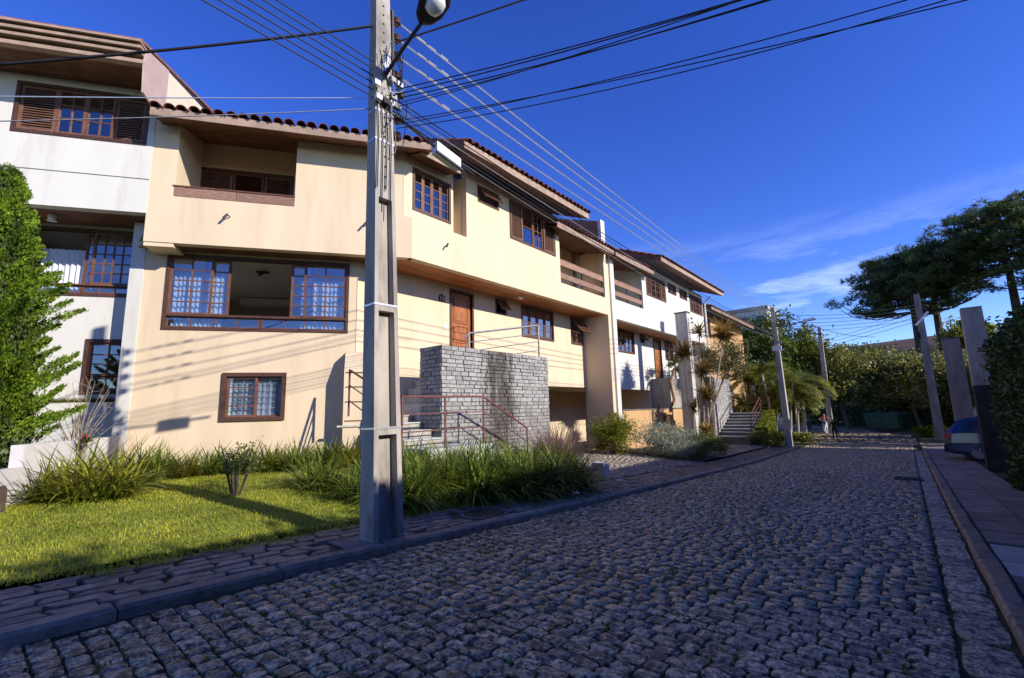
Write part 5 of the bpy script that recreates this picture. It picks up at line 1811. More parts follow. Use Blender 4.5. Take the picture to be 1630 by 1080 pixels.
# bush at the garage
put('bush', [('stems', stems_mesh(.9, 9, .5), 'bark_dark'), ('foliage', bush_mesh((.8, .8, .72), 7500, .075, 70, shell=.3), 'leaf_yellow')], (-8.35, 15.4, .35), 'rounded bush with small yellow green leaves by the garage', 'bush')
for i, (x, y, s, lb, mt) in enumerate(((-7.0, 16.6, 1.05, 'rounder silvery lavender bush beside the driveway, before the ochre garden wall', 'leaf_grey'), (-6.6, 17.6, .95, 'silvery grey lavender bush between the rounder lavender and the dracaenas', 'leaf_grey'), (-6.2, 18.3, .7, 'dark green groundcover bush between the lavender and the flagstone path', 'leaf_mid'), (-5.95, 17.2, .65, 'low dark green groundcover bush along the flagstones, beside the lavender', 'leaf_mid'), (-5.9, 19.2, .6, 'smallest dark green groundcover bush, before the dracaenas', 'leaf_mid'), (-6.3, 16.2, .7, 'low silvery bush at the driveway corner, before the rounder lavender', 'leaf_grey'))):
    put('bush', [('foliage', bush_mesh((.95, .95, .66), 6500, .085, 70, 4.0, shell=.3), mt)], (x, y, g(y) + .12), lb, 'bush', 'low bushes before the garden wall', sc=s)

# conifer beside the low white wall
def thuja():
    V, F = [], []
    tot = 0
    P, D = [], []
    H = 5.45
    for k in range(330):
        z = H * random.random() ** 1.3
        rmax = 1.5 * (1 - z / H) ** .72 * (1.0 if z > .6 else .85) + .05
        a = random.uniform(0, 6.283)
        ln = rmax * random.uniform(.75, 1.2)
        d = np.array([math.cos(a), math.sin(a), random.uniform(.55, 1.3)])
        d /= np.linalg.norm(d)
        st_ = np.array([0, 0, z * .9])
        n = int(330 * (ln + .25))
        t = np.sqrt(rng.uniform(.12, 1, n))
        wv = (1 - t) * .15 + .026
        pts = st_ + d[None] * (t * ln)[:, None] + rng.normal(size=(n, 3)) * wv[:, None] * .55
        P.append(pts)
        D.append(np.repeat((d + np.array([0, 0, .5]))[None], n, 0))
    P, D = np.concatenate(P), np.concatenate(D)
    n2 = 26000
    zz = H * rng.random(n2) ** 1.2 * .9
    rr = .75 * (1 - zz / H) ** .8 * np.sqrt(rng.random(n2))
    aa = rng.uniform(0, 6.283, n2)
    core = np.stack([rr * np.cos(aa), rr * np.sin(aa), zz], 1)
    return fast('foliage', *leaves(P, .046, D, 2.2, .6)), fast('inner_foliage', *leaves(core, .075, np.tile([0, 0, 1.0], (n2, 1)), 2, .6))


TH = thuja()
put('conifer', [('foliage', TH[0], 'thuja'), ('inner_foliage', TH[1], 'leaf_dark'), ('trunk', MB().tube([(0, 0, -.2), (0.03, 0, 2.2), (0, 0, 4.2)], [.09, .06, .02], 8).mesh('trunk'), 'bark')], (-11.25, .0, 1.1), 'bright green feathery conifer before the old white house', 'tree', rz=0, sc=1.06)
# bare shrub and the red bromeliad
m = MB()
for k in range(34):
    a = random.uniform(0, 6.28)
    h = random.uniform(.6, 1.7)
    s = random.uniform(.1, .55)
    p0, p1, p2 = Vector((random.uniform(-.15, .15), random.uniform(-.15, .15), 0)), Vector((s * .4 * math.cos(a), s * .4 * math.sin(a), h * .6)), Vector((s * math.cos(a), s * math.sin(a), h))
    m.tube([p0, p1, p2], [.009, .006, .003], 4)
    if k < 12:
        for q in range(3):
            e = p1.lerp(p2, random.random())
            m.tube([e, e + Vector((random.uniform(-.35, .5), random.uniform(-.3, .3), random.uniform(0, .2)))], [.004, .002], 4)
put('bare_shrub', [('twigs', m.mesh('twigs'), 'twig')], (-11.1, 1.25, 1.15), 'leafless shrub of thin pale twigs beside the conifer', 'shrub', rz=0)
put('bromeliad', [('foliage', fast('foliage', *blades(40, .42, .045, 1.1, .6, .05, seg=4)), 'leaf_dark'), ('flower', fast('flower', *blades(14, .32, .05, .5, .3, .03, seg=3)), 'flower_red')], (-10.75, 1.3, 1.62), 'bromeliad with a crimson flower at the foot of the bare shrub', 'plant', sc=.6)
for i in range(9):
    p = FL(-.45 - i * .16, -1.0, 2.38)
    put('planter_plant', [('foliage', CL[i % 3].copy(), 'leaf_yellow')], p, ORD[i] + ' low plant from the beige wall in the window planter', 'plant', 'plants in the window planter', sc=.22)


# dracaenas with bare stems
def dracaena(base, pts, n, ln, mt, label, w=.075):
    t = thing('dracaena', base, label, 'plant', 'dracaenas by the gatepost')
    MB().tube([base] + pts, [.035] + [.026] * len(pts), 7).build('stem', 'bark_pale', t)
    ln *= 1.4
    V, F = blades(n, ln, w, 1.75, .22, .03, seg=4)
    V = V * np.array([1, 1, 1])
    V[:, 2] -= .02
    top = np.array(pts[-1])
    th_ = rng.uniform(0, 1)
    # leaves all round the tip, also hanging ones
    V2, F2 = blades(n // 2, ln * .85, w, 1.5, .6, .03, seg=4)
    a = V + top
    b = V2 + top - np.array([0, 0, .06])
    down = V2 * np.array([1, 1, -.6]) + top - np.array([0, 0, .03])
    VV, FF = join((a, F), (b, F2), (down, F2))
    add('rosette', fast('rosette', VV, FF), mt, t)
    return t


Yd = 20.8
dracaena((-7.2, Yd, .25), [(-7.3, Yd, 1.2), (-7.42, Yd, 2.6), (-7.42, Yd, 4.35)], 150, .72, 'leaf_dracaena_orange', 'dracaena with an orange brown rosette on a bent pale stem before the gatepost')
dracaena((-7.05, Yd, .25), [(-6.9, Yd, 2.0), (-6.7, Yd, 4.0), (-6.63, Yd, 5.3)], 70, .55, 'leaf_dracaena', 'tallest dracaena with a small green rosette beside the gatepost', .055)
dracaena((-6.8, Yd - .1, .25), [(-6.5, Yd, 1.6), (-6.0, Yd, 3.3), (-5.62, Yd, 5.0)], 160, .75, 'leaf_dracaena_orange', 'dracaena with an orange brown rosette on a stem leaning to the steps')
dracaena((-6.95, Yd + .2, .25), [(-6.8, Yd + .2, 1.6), (-6.72, Yd + .2, 3.5)], 130, .72, 'leaf_dracaena', 'dracaena with a green and cream rosette at mid height beside the gatepost')
dracaena((-6.75, Yd + .1, .25), [(-6.62, Yd + .1, 1.2), (-6.55, Yd + .1, 2.4)], 120, .72, 'leaf_dracaena', 'shorter dracaena with a golden green rosette beside the gatepost')
dracaena((-6.65, Yd - .2, .25), [(-6.62, Yd - .2, .95)], 60, .5, 'leaf_dracaena_orange', 'lowest dracaena with a rusty rosette near the ground by the gatepost')
dracaena((-7.35, Yd + .4, .25), [(-7.3, Yd + .4, 1.9)], 60, .55, 'leaf_dracaena', 'thin dracaena half hidden behind the pale dracaena stems')


# trees
def tree(name, label, loc, trunk, crowns, mt, size, group=None, bark='bark', aspect=2.0, extra=None):
    t = thing(name, loc, label, 'tree', group)
    L0 = Vector(loc)
    m = MB()
    for pts, r in trunk:
        m.tube([L0 + Vector(p) for p in pts], r, 8)
    m.build('trunk', bark, t)
    VF = []
    for c, rad, n, cl in crowns:
        P, out = crown_points(np.array(loc) + np.array(c), rad, n, cl, .35, .3)
        VF.append(leaves(P, size, out * .5 + np.array([0, 0, .3]), aspect))
    add('crown', fast('crown', *join(*VF)), mt, t)
    if extra:
        nm, em, n, sz = extra
        c, rad = crowns[0][0], crowns[0][1]
        P, out = crown_points(np.array(loc) + np.array(c), np.array(rad) * 1.03, n, 30, .85, .2)
        add(nm, fast(nm, *leaves(P, sz, None, 1.1)), em, t)
    return t


# vine by the far platform
tree('vine', 'twisted brown vine climbing the grey block platform', (-8.75, 22.6, .6), [([(0, 0, 0), (.05, -.2, .6), (-.1, -.5, 1.1), (.1, -.1, 1.7), (0, -.2, 2.6), (.1, .2, 3.2), (.3, .8, 3.5)], [.09, .08, .08, .075, .07, .06, .04])], [((.2, .7, 3.6), (.6, .8, .5), 900, 20)], 'leaf_mid', .12, bark='bark_red')
# olive shrub over the pale block wall
tree('shrub_tree', 'olive green shrub tree leaning over the pale block wall', (-7.6, 24.8, .3), [([(0, 0, 0), (.05, .1, 1.6), (.1, .1, 3.2)], [.1, .08, .05]), ([(0, 0, 1.5), (.5, .3, 2.8), (.9, .3, 3.8)], [.06, .05, .03])], [((.55, .5, 4.2), (1.35, 1.4, 1.05), 6500, 60), ((1.0, .6, 3.5), (.7, .9, .6), 1500, 20)], 'leaf_olive', .11, bark='twig', aspect=2.5)
# hedge wedge and pale bush by the far steps
hw = thing('hedge', (-5.9, 28.3, 0), 'bright clipped ivy hedge sloping down beside the far steps', 'hedge')
m = MB()
m.prism([(-6.22, 26.9, -.1), (-6.22, 26.9, .55), (-6.22, 29.6, 1.62), (-6.22, 29.6, -.1)], (.5, 0, 0))
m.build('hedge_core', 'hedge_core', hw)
P = []
for k in range(5200):
    y = random.uniform(26.85, 29.65)
    top = np.interp(y, [26.9, 29.6], [.55, 1.62])
    f = random.random()
    if f < .4: P.append((random.uniform(-6.24, -5.7), y, top + random.uniform(-.02, .06)))
    elif f < .7: P.append((-5.7 + random.uniform(-.02, .05), y, random.uniform(-.1, top)))
    else: P.append((random.uniform(-6.24, -5.68), 26.88 + random.uniform(-.05, .03), random.uniform(-.1, .58)))
add('foliage', fast('foliage', *leaves(np.array(P), .09, np.tile([0, -.3, .8], (len(P), 1)), 1.3)), 'leaf_yellow', hw)
put('bush', [('foliage', bush_mesh((.85, .8, .45), 2600, .12, 40, 4), 'leaf_lit')], (-5.5, 25.9, g(26) + .05), 'pale fine leaved bush at the foot of the far steps', 'bush')
put('bush', [('foliage', bush_mesh((.5, 1.0, .35), 1500, .12, 30, 2), 'leaf_yellow')], (-4.9, 29.6, g(29)), 'yellow green bush beside the corner pole and the parked grey car', 'bush')
put('bush', [('foliage', bush_mesh((1.0, .4, .45), 1500, .1, 30, 2), 'leaf_yellow')], (-7.0, 31.2, 1.4), 'yellow green bush on the terrace above the far steps', 'bush')
tag(MB().box(-17, -6.2, 30.4, 34, -.3, 1.45).build('terrace', 'concrete_dark'), 'raised terrace at the top of the far steps', 'terrace', kind='structure')


# palms
def palm(name, label, loc, trunks, nf, ln, mt='leaf_palm', group='palms beyond the far steps', bark='bark_pale', droop=1.0):
    t = thing(name, loc, label, 'palm', group)
    L0 = Vector(loc)
    for dx, dy, h, r, lean in trunks:
        top = L0 + Vector((dx + lean, dy, h))
        MB().tube([L0 + Vector((dx, dy, -.1)), L0 + Vector((dx + lean * .35, dy, h * .5)), top], [r * 1.15, r, r * .85], 8).build('trunk', bark, t)
        VF = []
        mm = MB()
        for k in range(nf):
            a = 2 * math.pi * k / nf + random.uniform(-.3, .3)
            el = random.uniform(.25, 1.25)
            L_f = ln * random.uniform(.75, 1.1)
            p = np.array(top)
            d = np.array([math.cos(a) * math.cos(el), math.sin(a) * math.cos(el), math.sin(el)])
            pts, n = [p.copy()], 14
            for q in range(n):
                d = d + np.array([0, 0, -.105 * droop * (1 + q * .07)])
                d /= np.linalg.norm(d)
                p = p + d * L_f / n
                pts.append(p.copy())
            mm.tube(pts, [.018 * (1 - .8 * i / n) for i in range(n + 1)], 4, cap=False)
            side = np.cross(d, [0, 0, 1])
            side /= np.linalg.norm(side) + 1e-6
            Vv, Ff = [], []
            for q in range(2, n * 3):
                tt = q / (n * 3)
                i = min(int(tt * n), n - 1)
                c = pts[i] + (pts[i + 1] - pts[i]) * (tt * n - i)
                tg = pts[i + 1] - pts[i]
                tg /= np.linalg.norm(tg)
                sdv = np.cross(tg, [0, 0, 1]); sdv /= np.linalg.norm(sdv) + 1e-6
                ll = .55 * ln / 2.0 * math.sin(math.pi * (tt * .85 + .12)) ** .7
                for sg in (-1, 1):
                    e = c + (sdv * sg * .85 + tg * .55 + np.array([0, 0, -.25 * droop + random.uniform(-.1, .15)])) * ll
                    w_ = tg * .022
                    b = len(Vv)
                    mid = (c + e) / 2 + np.array([0, 0, .03])
                    Vv += [c - w_, mid - w_ * 1.3, e, mid + w_ * 1.3]
                    Ff.append((b, b + 1, b + 2, b + 3))
            VF.append((np.array(Vv), np.array(Ff)))
        mm.build('frond_ribs', 'leaf_lit', t)
        add('fronds', fast('fronds', *join(*VF)), mt, t)
    return t


palm('areca_palm', 'slender clustered palm with ringed pale trunks and arching fronds, behind the corner pole', (-6.2, 31.5, .2), [(0, 0, 3.6, .075, -.3), (.5, .3, 2.3, .055, .1), (.9, -.1, 3.0, .055, .4), (1.2, .4, 2.0, .055, .2)], 10, 2.3)
palm('areca_palm', 'shorter two stemmed palm with arching fronds, beyond the parked grey car', (-4.9, 33.5, .0), [(0, 0, 3.2, .08, .3), (-.4, .3, 2.2, .06, 0)], 10, 2.1)
palm('fat_palm', 'short thick trunked palm with dense drooping fronds on the terrace', (-7.9, 34.5, 1.3), [(0, 0, 2.2, .28, 0)], 22, 2.4, bark='bark', mt='leaf_palm')
palm('fat_palm', 'palm with low green fronds at the end of the pale block wall', (-7.7, 31.4, 1.4), [(0, 0, .5, .16, 0)], 14, 1.5, bark='bark')
for i, (x, y, h) in enumerate(((-6.4, 36, 4.5), (-5.6, 38.5, 4.8))):
    palm('banana_plant', ['tropical plant with upright lit leaves behind the slender palms', 'taller tropical plant with upright lit leaves, nearer the dark hedge'][i], (x, y, 0), [(0, 0, h * .55, .1, .1)], 11, 2.6, mt='leaf_lit', group='tropical plants behind the corner pole', droop=.55)

# hillside trees behind the houses and the belt of flowering trees at the bend
TG = 'trees at the bend of the street'
hill = [(-12, 47, 9.6, 3.2, 'leaf_lit'), (-9.0, 46, 10.2, 3.0, 'leaf_mid'), (-6.8, 48, 8.6, 2.6, 'leaf_lit'), (-15, 44, 8.0, 2.8, 'leaf_mid'), (-10.2, 42, 6.0, 2.2, 'leaf_dark'), (-7.6, 43, 5.0, 2.0, 'leaf_dark')]
hl = ['tall sunlit tree behind the brown house', 'tall rounded tree showing above the corner pole', 'light green tree between the corner pole and the bend', 'green tree rising behind the brown house eave', 'dark leafy tree behind the slender palms', 'dark low tree in the shade behind the slender palms']
for (x, y, h, r, mt), lb in zip(hill, hl):
    tree('tree', lb, (x, y, -.2), [([(0, 0, 0), (.1, 0, h * .5), (0, .1, h * .8)], [.28, .22, .1])], [((0, 0, h - r * .75), (r, r, r * .85), 5200, 60), ((r * .5, -.4, h - r * 1.7), (r * .7, r * .7, r * .6), 1800, 25)], mt, .30, TG)
belt = [(-4.3, 48, 6.9, 2.4), (-2.0, 51, 6.7, 2.4), (.3, 49, 6.0, 2.2), (2.6, 46.5, 5.3, 2.1), (4.6, 44, 5.0, 1.9), (-3.2, 58, 7.8, 2.8), (1.6, 57, 7.0, 2.7), (5.2, 52, 6.0, 2.3), (7.5, 47, 5.2, 2.0)]
bl = ['camellia tree with pink blossoms and a leaning pale trunk behind the children', 'camellia tree with pink blossoms rising behind the green skip', 'camellia tree with pink blossoms beside the green skip', 'camellia tree with pink blossoms behind the leaning pole',
      'camellia tree with pink blossoms above the grey gatepost', 'taller dense tree behind the camellias near the bend', 'taller dense tree behind the camellias near the leaning pole', 'dense tree behind the grey gatepost', 'dense tree behind the tall hedge and the white gatepost']
for (x, y, h, r), lb in zip(belt, bl):
    tree('flowering_tree', lb, (x, y, -.25), [([(.5, 0, 0), (.2, 0, h * .3), (0, .1, h * .7)], [.16, .13, .06]), ([(.2, 0, h * .28), (-.7, .2, h * .6)], [.09, .04])], [((0, 0, h - r * .62), (r, r * .9, r * .72), 5200, 55), ((-.3, -.5, h * .45), (r * .9, r * .7, r * .45), 2200, 30)], 'leaf_belt', .24, TG, bark='bark', extra=('blossom', 'flower_pink', 26, .16) if y < 51 else None)
# dark clipped hedge closing the bend
hb = thing('hedge', (-4, 55, -.3), 'long dark clipped hedge closing the bend behind the green skip', 'hedge')
a, b = Vector((3.2, 45.6, -.4)), Vector((-16, 74, -.4))
d = (b - a).normalized()
nr = Vector((-d.y, d.x, 0)) * -.5
m = MB()
m.hexa([a, b, b + nr, a + nr, a + Vector((0, 0, 2.5)), b + Vector((0, 0, 2.7)), b + nr + Vector((0, 0, 2.7)), a + nr + Vector((0, 0, 2.5))])
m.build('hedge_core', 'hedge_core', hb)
n = 9000
t_ = rng.uniform(0, 1, n)
zz = rng.uniform(-.3, 2.55, n)
P = np.array(a)[None] + np.array(b - a)[None] * t_[:, None]
P[:, 2] = zz - .1
off = np.array(nr) / -.5
P += off[None] * np.where(rng.random(n) < .5, 0.06, -.02)[:, None] + rng.normal(size=(n, 3)) * .05
add('foliage', fast('foliage', *leaves(P, .22, None, 1.6)), 'leaf_dark', hb)

# araucarias
def araucaria(label, loc, H, z0, Rr, whorls, per, sz=.72, tilt=.0):
    t = thing('araucaria', loc, label, 'tree', 'araucaria pines beyond the hedge')
    L0 = Vector(loc)
    MB().tube([L0, L0 + Vector((tilt * .5, 0, H * .5)), L0 + Vector((tilt, 0, H - .8))], [.42, .34, .16], 9).build('trunk', 'bark_dark', t)
    m = MB()
    P, D = [], []
    for k in range(whorls):
        f = k / max(1, whorls - 1)
        z = z0 + (H - z0 - .6) * f
        rl = (Rr * math.sqrt(max(0, 1 - f ** 2.4)) * .95 + .7) * random.uniform(.85, 1.08)
        for q in range(per):
            a = 2 * math.pi * (q + .5 * (k % 2)) / per + random.uniform(-.25, .25)
            ln = rl * random.uniform(.7, 1.08)
            c, s = math.cos(a), math.sin(a)
            o = L0 + Vector((tilt * z / H, 0, z))
            pts = [o, o + Vector((c * ln * .5, s * ln * .5, -.05 * ln)), o + Vector((c * ln * .85, s * ln * .85, .07 * ln)), o + Vector((c * ln, s * ln, .22 * ln))]
            m.tube(pts, [.10, .07, .05, .03], 5)
            for w in range(9):
                tt = random.uniform(.45, 1.05)
                i = 1 if tt < .85 else 2
                p = pts[i].lerp(pts[i + 1], min(1, max(0, (tt - .5) / .5)))
                sp = (tt - .35) * ln * .28
                p = p + Vector((random.uniform(-sp, sp), random.uniform(-sp, sp), random.uniform(.0, .55)))
                nn_ = 85
                dd = rng.normal(size=(nn_, 3))
                dd[:, 2] = np.abs(dd[:, 2]) * .8 - .15
                dd /= np.linalg.norm(dd, axis=1)[:, None]
                P.append(np.array(p)[None] + dd * sz * rng.uniform(.35, .95, nn_)[:, None])
                D.append(dd)
    m.build('branches', 'bark_dark', t)
    add('crown', fast('crown', *leaves(np.concatenate(P), .42, np.concatenate(D), 6.0, .25)), 'leaf_araucaria', t)


araucaria('broad spreading araucaria with tufted low branches, behind the leaning pole', (1.9, 64, -.3), 17.6, 11.6, 6.2, 7, 9)
araucaria('slimmer araucaria between the two broad ones, behind the camellias', (3.9, 69, -.3), 19.4, 14.2, 5.6, 6, 8)
araucaria('tall araucaria with a dense dome, above the white gabled house', (9.1, 63, -.3), 20.6, 15.0, 5.8, 7, 9)
araucaria('araucaria rising over the tall hedge', (13.2, 60, -.3), 19.6, 12.0, 6.0, 7, 9)
tree('shrub_tree', 'golden leaved shrub tree between the leaning pole and the white gatepost', (3.6, 42, -.3), [([(0, 0, 0), (.1, 0, 4), (0, 0, 6)], [.15, .12, .06])], [((0, 0, 6.6), (1.3, 1.2, .9), 3000, 30)], 'leaf_yellow', .22)
tree('shrub_tree', 'green shrub tree beside the white gabled house', (7.2, 38, -.3), [([(0, 0, 0), (.1, 0, 3), (0, 0, 4)], [.15, .12, .06])], [((0, 0, 4.6), (1.7, 1.4, 1.3), 3500, 30)], 'leaf_lit', .22)

# tall dark hedge along the narrow pavement
hr = thing('hedge', (2.2, 6, .2), 'tall dark clipped hedge along the narrow slab pavement', 'hedge')
m = MB()
ys = np.arange(-9, 15.3, 2.0)
for i in range(len(ys) - 1):
    ya, yb = ys[i], ys[i + 1]
    h0_, h1_ = g(ya) + 3.15, g(yb) + 3.15
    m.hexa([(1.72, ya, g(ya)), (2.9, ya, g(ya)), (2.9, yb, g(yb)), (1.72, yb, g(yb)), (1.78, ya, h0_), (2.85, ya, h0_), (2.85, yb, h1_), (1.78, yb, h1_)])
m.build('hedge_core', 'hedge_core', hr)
n = 42000
yy = rng.uniform(-3, 15.4, n)
gy = np.interp(yy, [-60, -10, 2, 10, 18], [1.6, 1.0, .62, .26, -.04])
zz = rng.uniform(0.02, 3.2, n)
bul = .09 * np.sin(yy * 2.3) * np.sin(zz * 2.0 + yy) + .06 * np.sin(yy * 5.1 + zz * 3)
xx = 1.66 - bul + rng.normal(size=n) * .05
k = rng.random(n)
top = k < .22
xx = np.where(top, rng.uniform(1.65, 2.9, n), xx)
zz = np.where(top, 3.18 + .1 * np.sin(yy * 3) + rng.normal(size=n) * .06, zz)
endc = k > .9
xx = np.where(endc, rng.uniform(1.65, 2.9, n), xx)
yy = np.where(endc, 15.15 + rng.normal(size=n) * .08 + .08 * np.sin(zz * 4), yy)
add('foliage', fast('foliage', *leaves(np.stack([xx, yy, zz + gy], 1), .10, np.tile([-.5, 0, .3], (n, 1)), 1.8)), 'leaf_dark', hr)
for i, (x, y) in enumerate(((.75, 37.2), (1.25, 36.4))):
    put('bush', [('foliage', bush_mesh((.55, .55, .38), 1100, .12, 30, 1.6), 'leaf_yellow')], (x, y, g(37)), ['small clipped yellow green bush at the foot of the leaning pole', 'small clipped yellow green bush on the kerb side of its twin'][1 - i], 'bush', 'clipped bushes by the leaning pole')


# ------------------------------------------------------------------ cars, skip, people, far buildings
def car(label, x, y, z, rz, paint, sc=1.0):
    """hatchback, nose towards local +x, rear bumper at x = 0."""
    t = thing('parked_car', (x, y, z), label, 'car', 'parked cars', rz)
    T = Matrix.Translation((x, y, z)) @ Matrix.Rotation(rz, 4, 'Z') @ Matrix.Scale(sc, 4)
    # stations: x, z low, z belt, z top, half width low, belt, top
    stn = [(0.0, .42, .70, .74, .72, .74, .60), (.06, .30, .86, .98, .80, .82, .70), (.18, .26, .93, 1.12, .85, .86, .66), (.42, .25, .96, 1.38, .87, .875, .60), (.70, .25, .965, 1.47, .88, .88, .60),
           (1.3, .25, .955, 1.52, .88, .88, .61), (2.0, .25, .94, 1.50, .88, .88, .61), (2.45, .25, .93, 1.38, .88, .88, .62), (2.95, .25, .93, 1.02, .88, .87, .72), (3.4, .25, .90, .95, .87, .85, .70), (3.8, .27, .80, .86, .82, .80, .62), (4.02, .32, .62, .68, .70, .70, .52)]
    m = MB()
    n = 10
    for sx_, zl, zb, zt, wl, wb, wt in stn:
        zm = zl + (zb - zl) * .55
        half = [(wl * .92, zl), (wl + .02, zl + .1), (wb + .015, zm), (wb, zb), (wt, zt)]
        for yy, zz in half: m.v.append((sx_, -yy, zz))
        for yy, zz in reversed(half): m.v.append((sx_, yy, zz))
    for i in range(len(stn) - 1):
        for k in range(n):
            k2 = (k + 1) % n
            m.f.append((i * n + k, i * n + k2, (i + 1) * n + k2, (i + 1) * n + k))
    m.f += [tuple(range(n - 1, -1, -1)), tuple(range((len(stn) - 1) * n, len(stn) * n))]
    body = m.build('body', paint, t, M=T, smooth=False)
    for sg in (-1, 1):
        for name, pts in (('side_window', [(.50, .98, .90), (.66, 1.36, .665), (1.25, 1.42, .67), (1.30, .97, .895)]), ('side_window', [(1.40, .97, .895), (1.36, 1.42, .67), (2.0, 1.40, .675), (2.35, 1.26, .72), (2.62, .96, .89)])):
            q = MB().prism([(a, sg * c, b) for a, b, c in pts], (0, sg * .012, 0))
            q.build(name, 'car_glass', body, M=T)
        MB().box(.02, .20, sg * .82 - .06, sg * .82 + .06, .78, .95).build('tail_light', 'car_red', body, M=T)
        MB().hexa([(3.72, sg * .55, .66), (3.98, sg * .5, .64), (3.9, sg * .74, .64), (3.6, sg * .82, .66), (3.72, sg * .55, .80), (3.92, sg * .5, .76), (3.85, sg * .74, .76), (3.6, sg * .82, .80)]).build('headlight', 'chrome', body, M=T)
        for wx in (.80, 3.22):
            w = MB().lathe((wx, sg * .78 - .10, .32), [(.20, 0), (.30, .0), (.325, .03), (.325, .18), (.30, .20), (.20, .20)], 24, 'Y').build('wheel', 'car_black', t, M=T)
            r = MB().lathe((wx, sg * .78 + (.095 if sg > 0 else -.112), .32), [(.19, 0), (.20, .008), (.19, .016)], 20, 'Y')
            for k in range(5):
                a = 2 * math.pi * k / 5
                c = Vector((wx, sg * .78 + sg * .112, .32))
                r.bar(c, c + Vector((math.cos(a) * .17, 0, math.sin(a) * .17)), .035, .03, up=(0, 1, 0))
            r.build('rim', 'metal_grey', w, M=T)
            MB().lathe((wx, sg * .868 - .02, .34), [(.33, 0), (.385, 0), (.385, .04), (.33, .04)], 24, 'Y').build('wheel_arch', 'car_black', body, M=T)
    q = MB().prism([(.205, -.60, 1.08), (.205, .60, 1.08), (.43, .53, 1.355), (.43, -.53, 1.355)], (-.02, 0, .012))
    q.build('rear_window', 'car_glass', body, M=T)
    MB().prism([(2.50, -.58, 1.36), (2.50, .58, 1.36), (2.93, .66, 1.04), (2.93, -.66, 1.04)], (.02, 0, .015)).build('windscreen', 'car_glass', body, M=T)
    MB().box(-.04, .10, -.78, .78, .30, .52).build('bumper', 'car_black', body, M=T)
    MB().box(-.012, .02, -.24, .24, .60, .71).build('number_plate', 'metal_white', body, M=T)
    for sg in (-1, 1): MB().box(2.30, 2.44, sg * .90 - .02, sg * .90 + .1 * sg, .98, 1.10).build('mirror', paint, body, M=T)
    return t


car('dark blue hatchback parked nose in behind the white gatepost', .95, 22.9, g(22.5) + .02, R(-4), 'car_blue', 1.0)
car('blue grey car parked beyond the corner pole', -6.5, 32.6, g(32) - .02, R(98), 'car_grey', .95)

sk = thing('skip', (-1.5, 47.6, g(48)), 'large green metal waste skip standing before the dark hedge', 'skip')
zb = g(48)
m = MB()
m.hexa([(-2.5, 46.6, zb + .12), (-.6, 46.2, zb + .12), (-.2, 48.0, zb + .12), (-2.1, 48.4, zb + .12), (-2.65, 46.5, zb + 1.12), (-.55, 46.05, zb + 1.12), (-.1, 48.1, zb + 1.12), (-2.15, 48.5, zb + 1.12)])
m.build('skip_body', 'green_metal', sk)
m = MB()
m.hexa([(-2.75, 46.42, zb + 1.125), (-.5, 45.95, zb + 1.125), (-.02, 48.15, zb + 1.125), (-2.2, 48.6, zb + 1.125), (-2.5, 46.9, zb + 1.32), (-.5, 46.5, zb + 1.32), (-.3, 47.6, zb + 1.32), (-2.2, 48.1, zb + 1.32)])
m.build('lid', 'green_metal', sk)
for a, b in (((-2.6, 46.5, zb + .2), (-1.6, 46.3, zb + 1.05)), ((-1.6, 46.33, zb + .2), (-2.6, 46.52, zb + 1.05)), ((-1.55, 46.3, zb + .2), (-.6, 46.1, zb + 1.05)), ((-.6, 46.15, zb + .2), (-1.55, 46.3, zb + 1.05)), ((-1.58, 46.33, zb + .12), (-1.6, 46.28, zb + 1.1))):
    MB().bar(a, b, .07, .06).build('brace', 'green_metal', sk)
for px_, py_ in ((-2.4, 46.7), (-.7, 46.35), (-.35, 47.9), (-2.0, 48.2)):
    MB().lathe((px_, py_, zb), [(.07, 0), (.07, .12)], 8).build('wheel', 'car_black', sk)


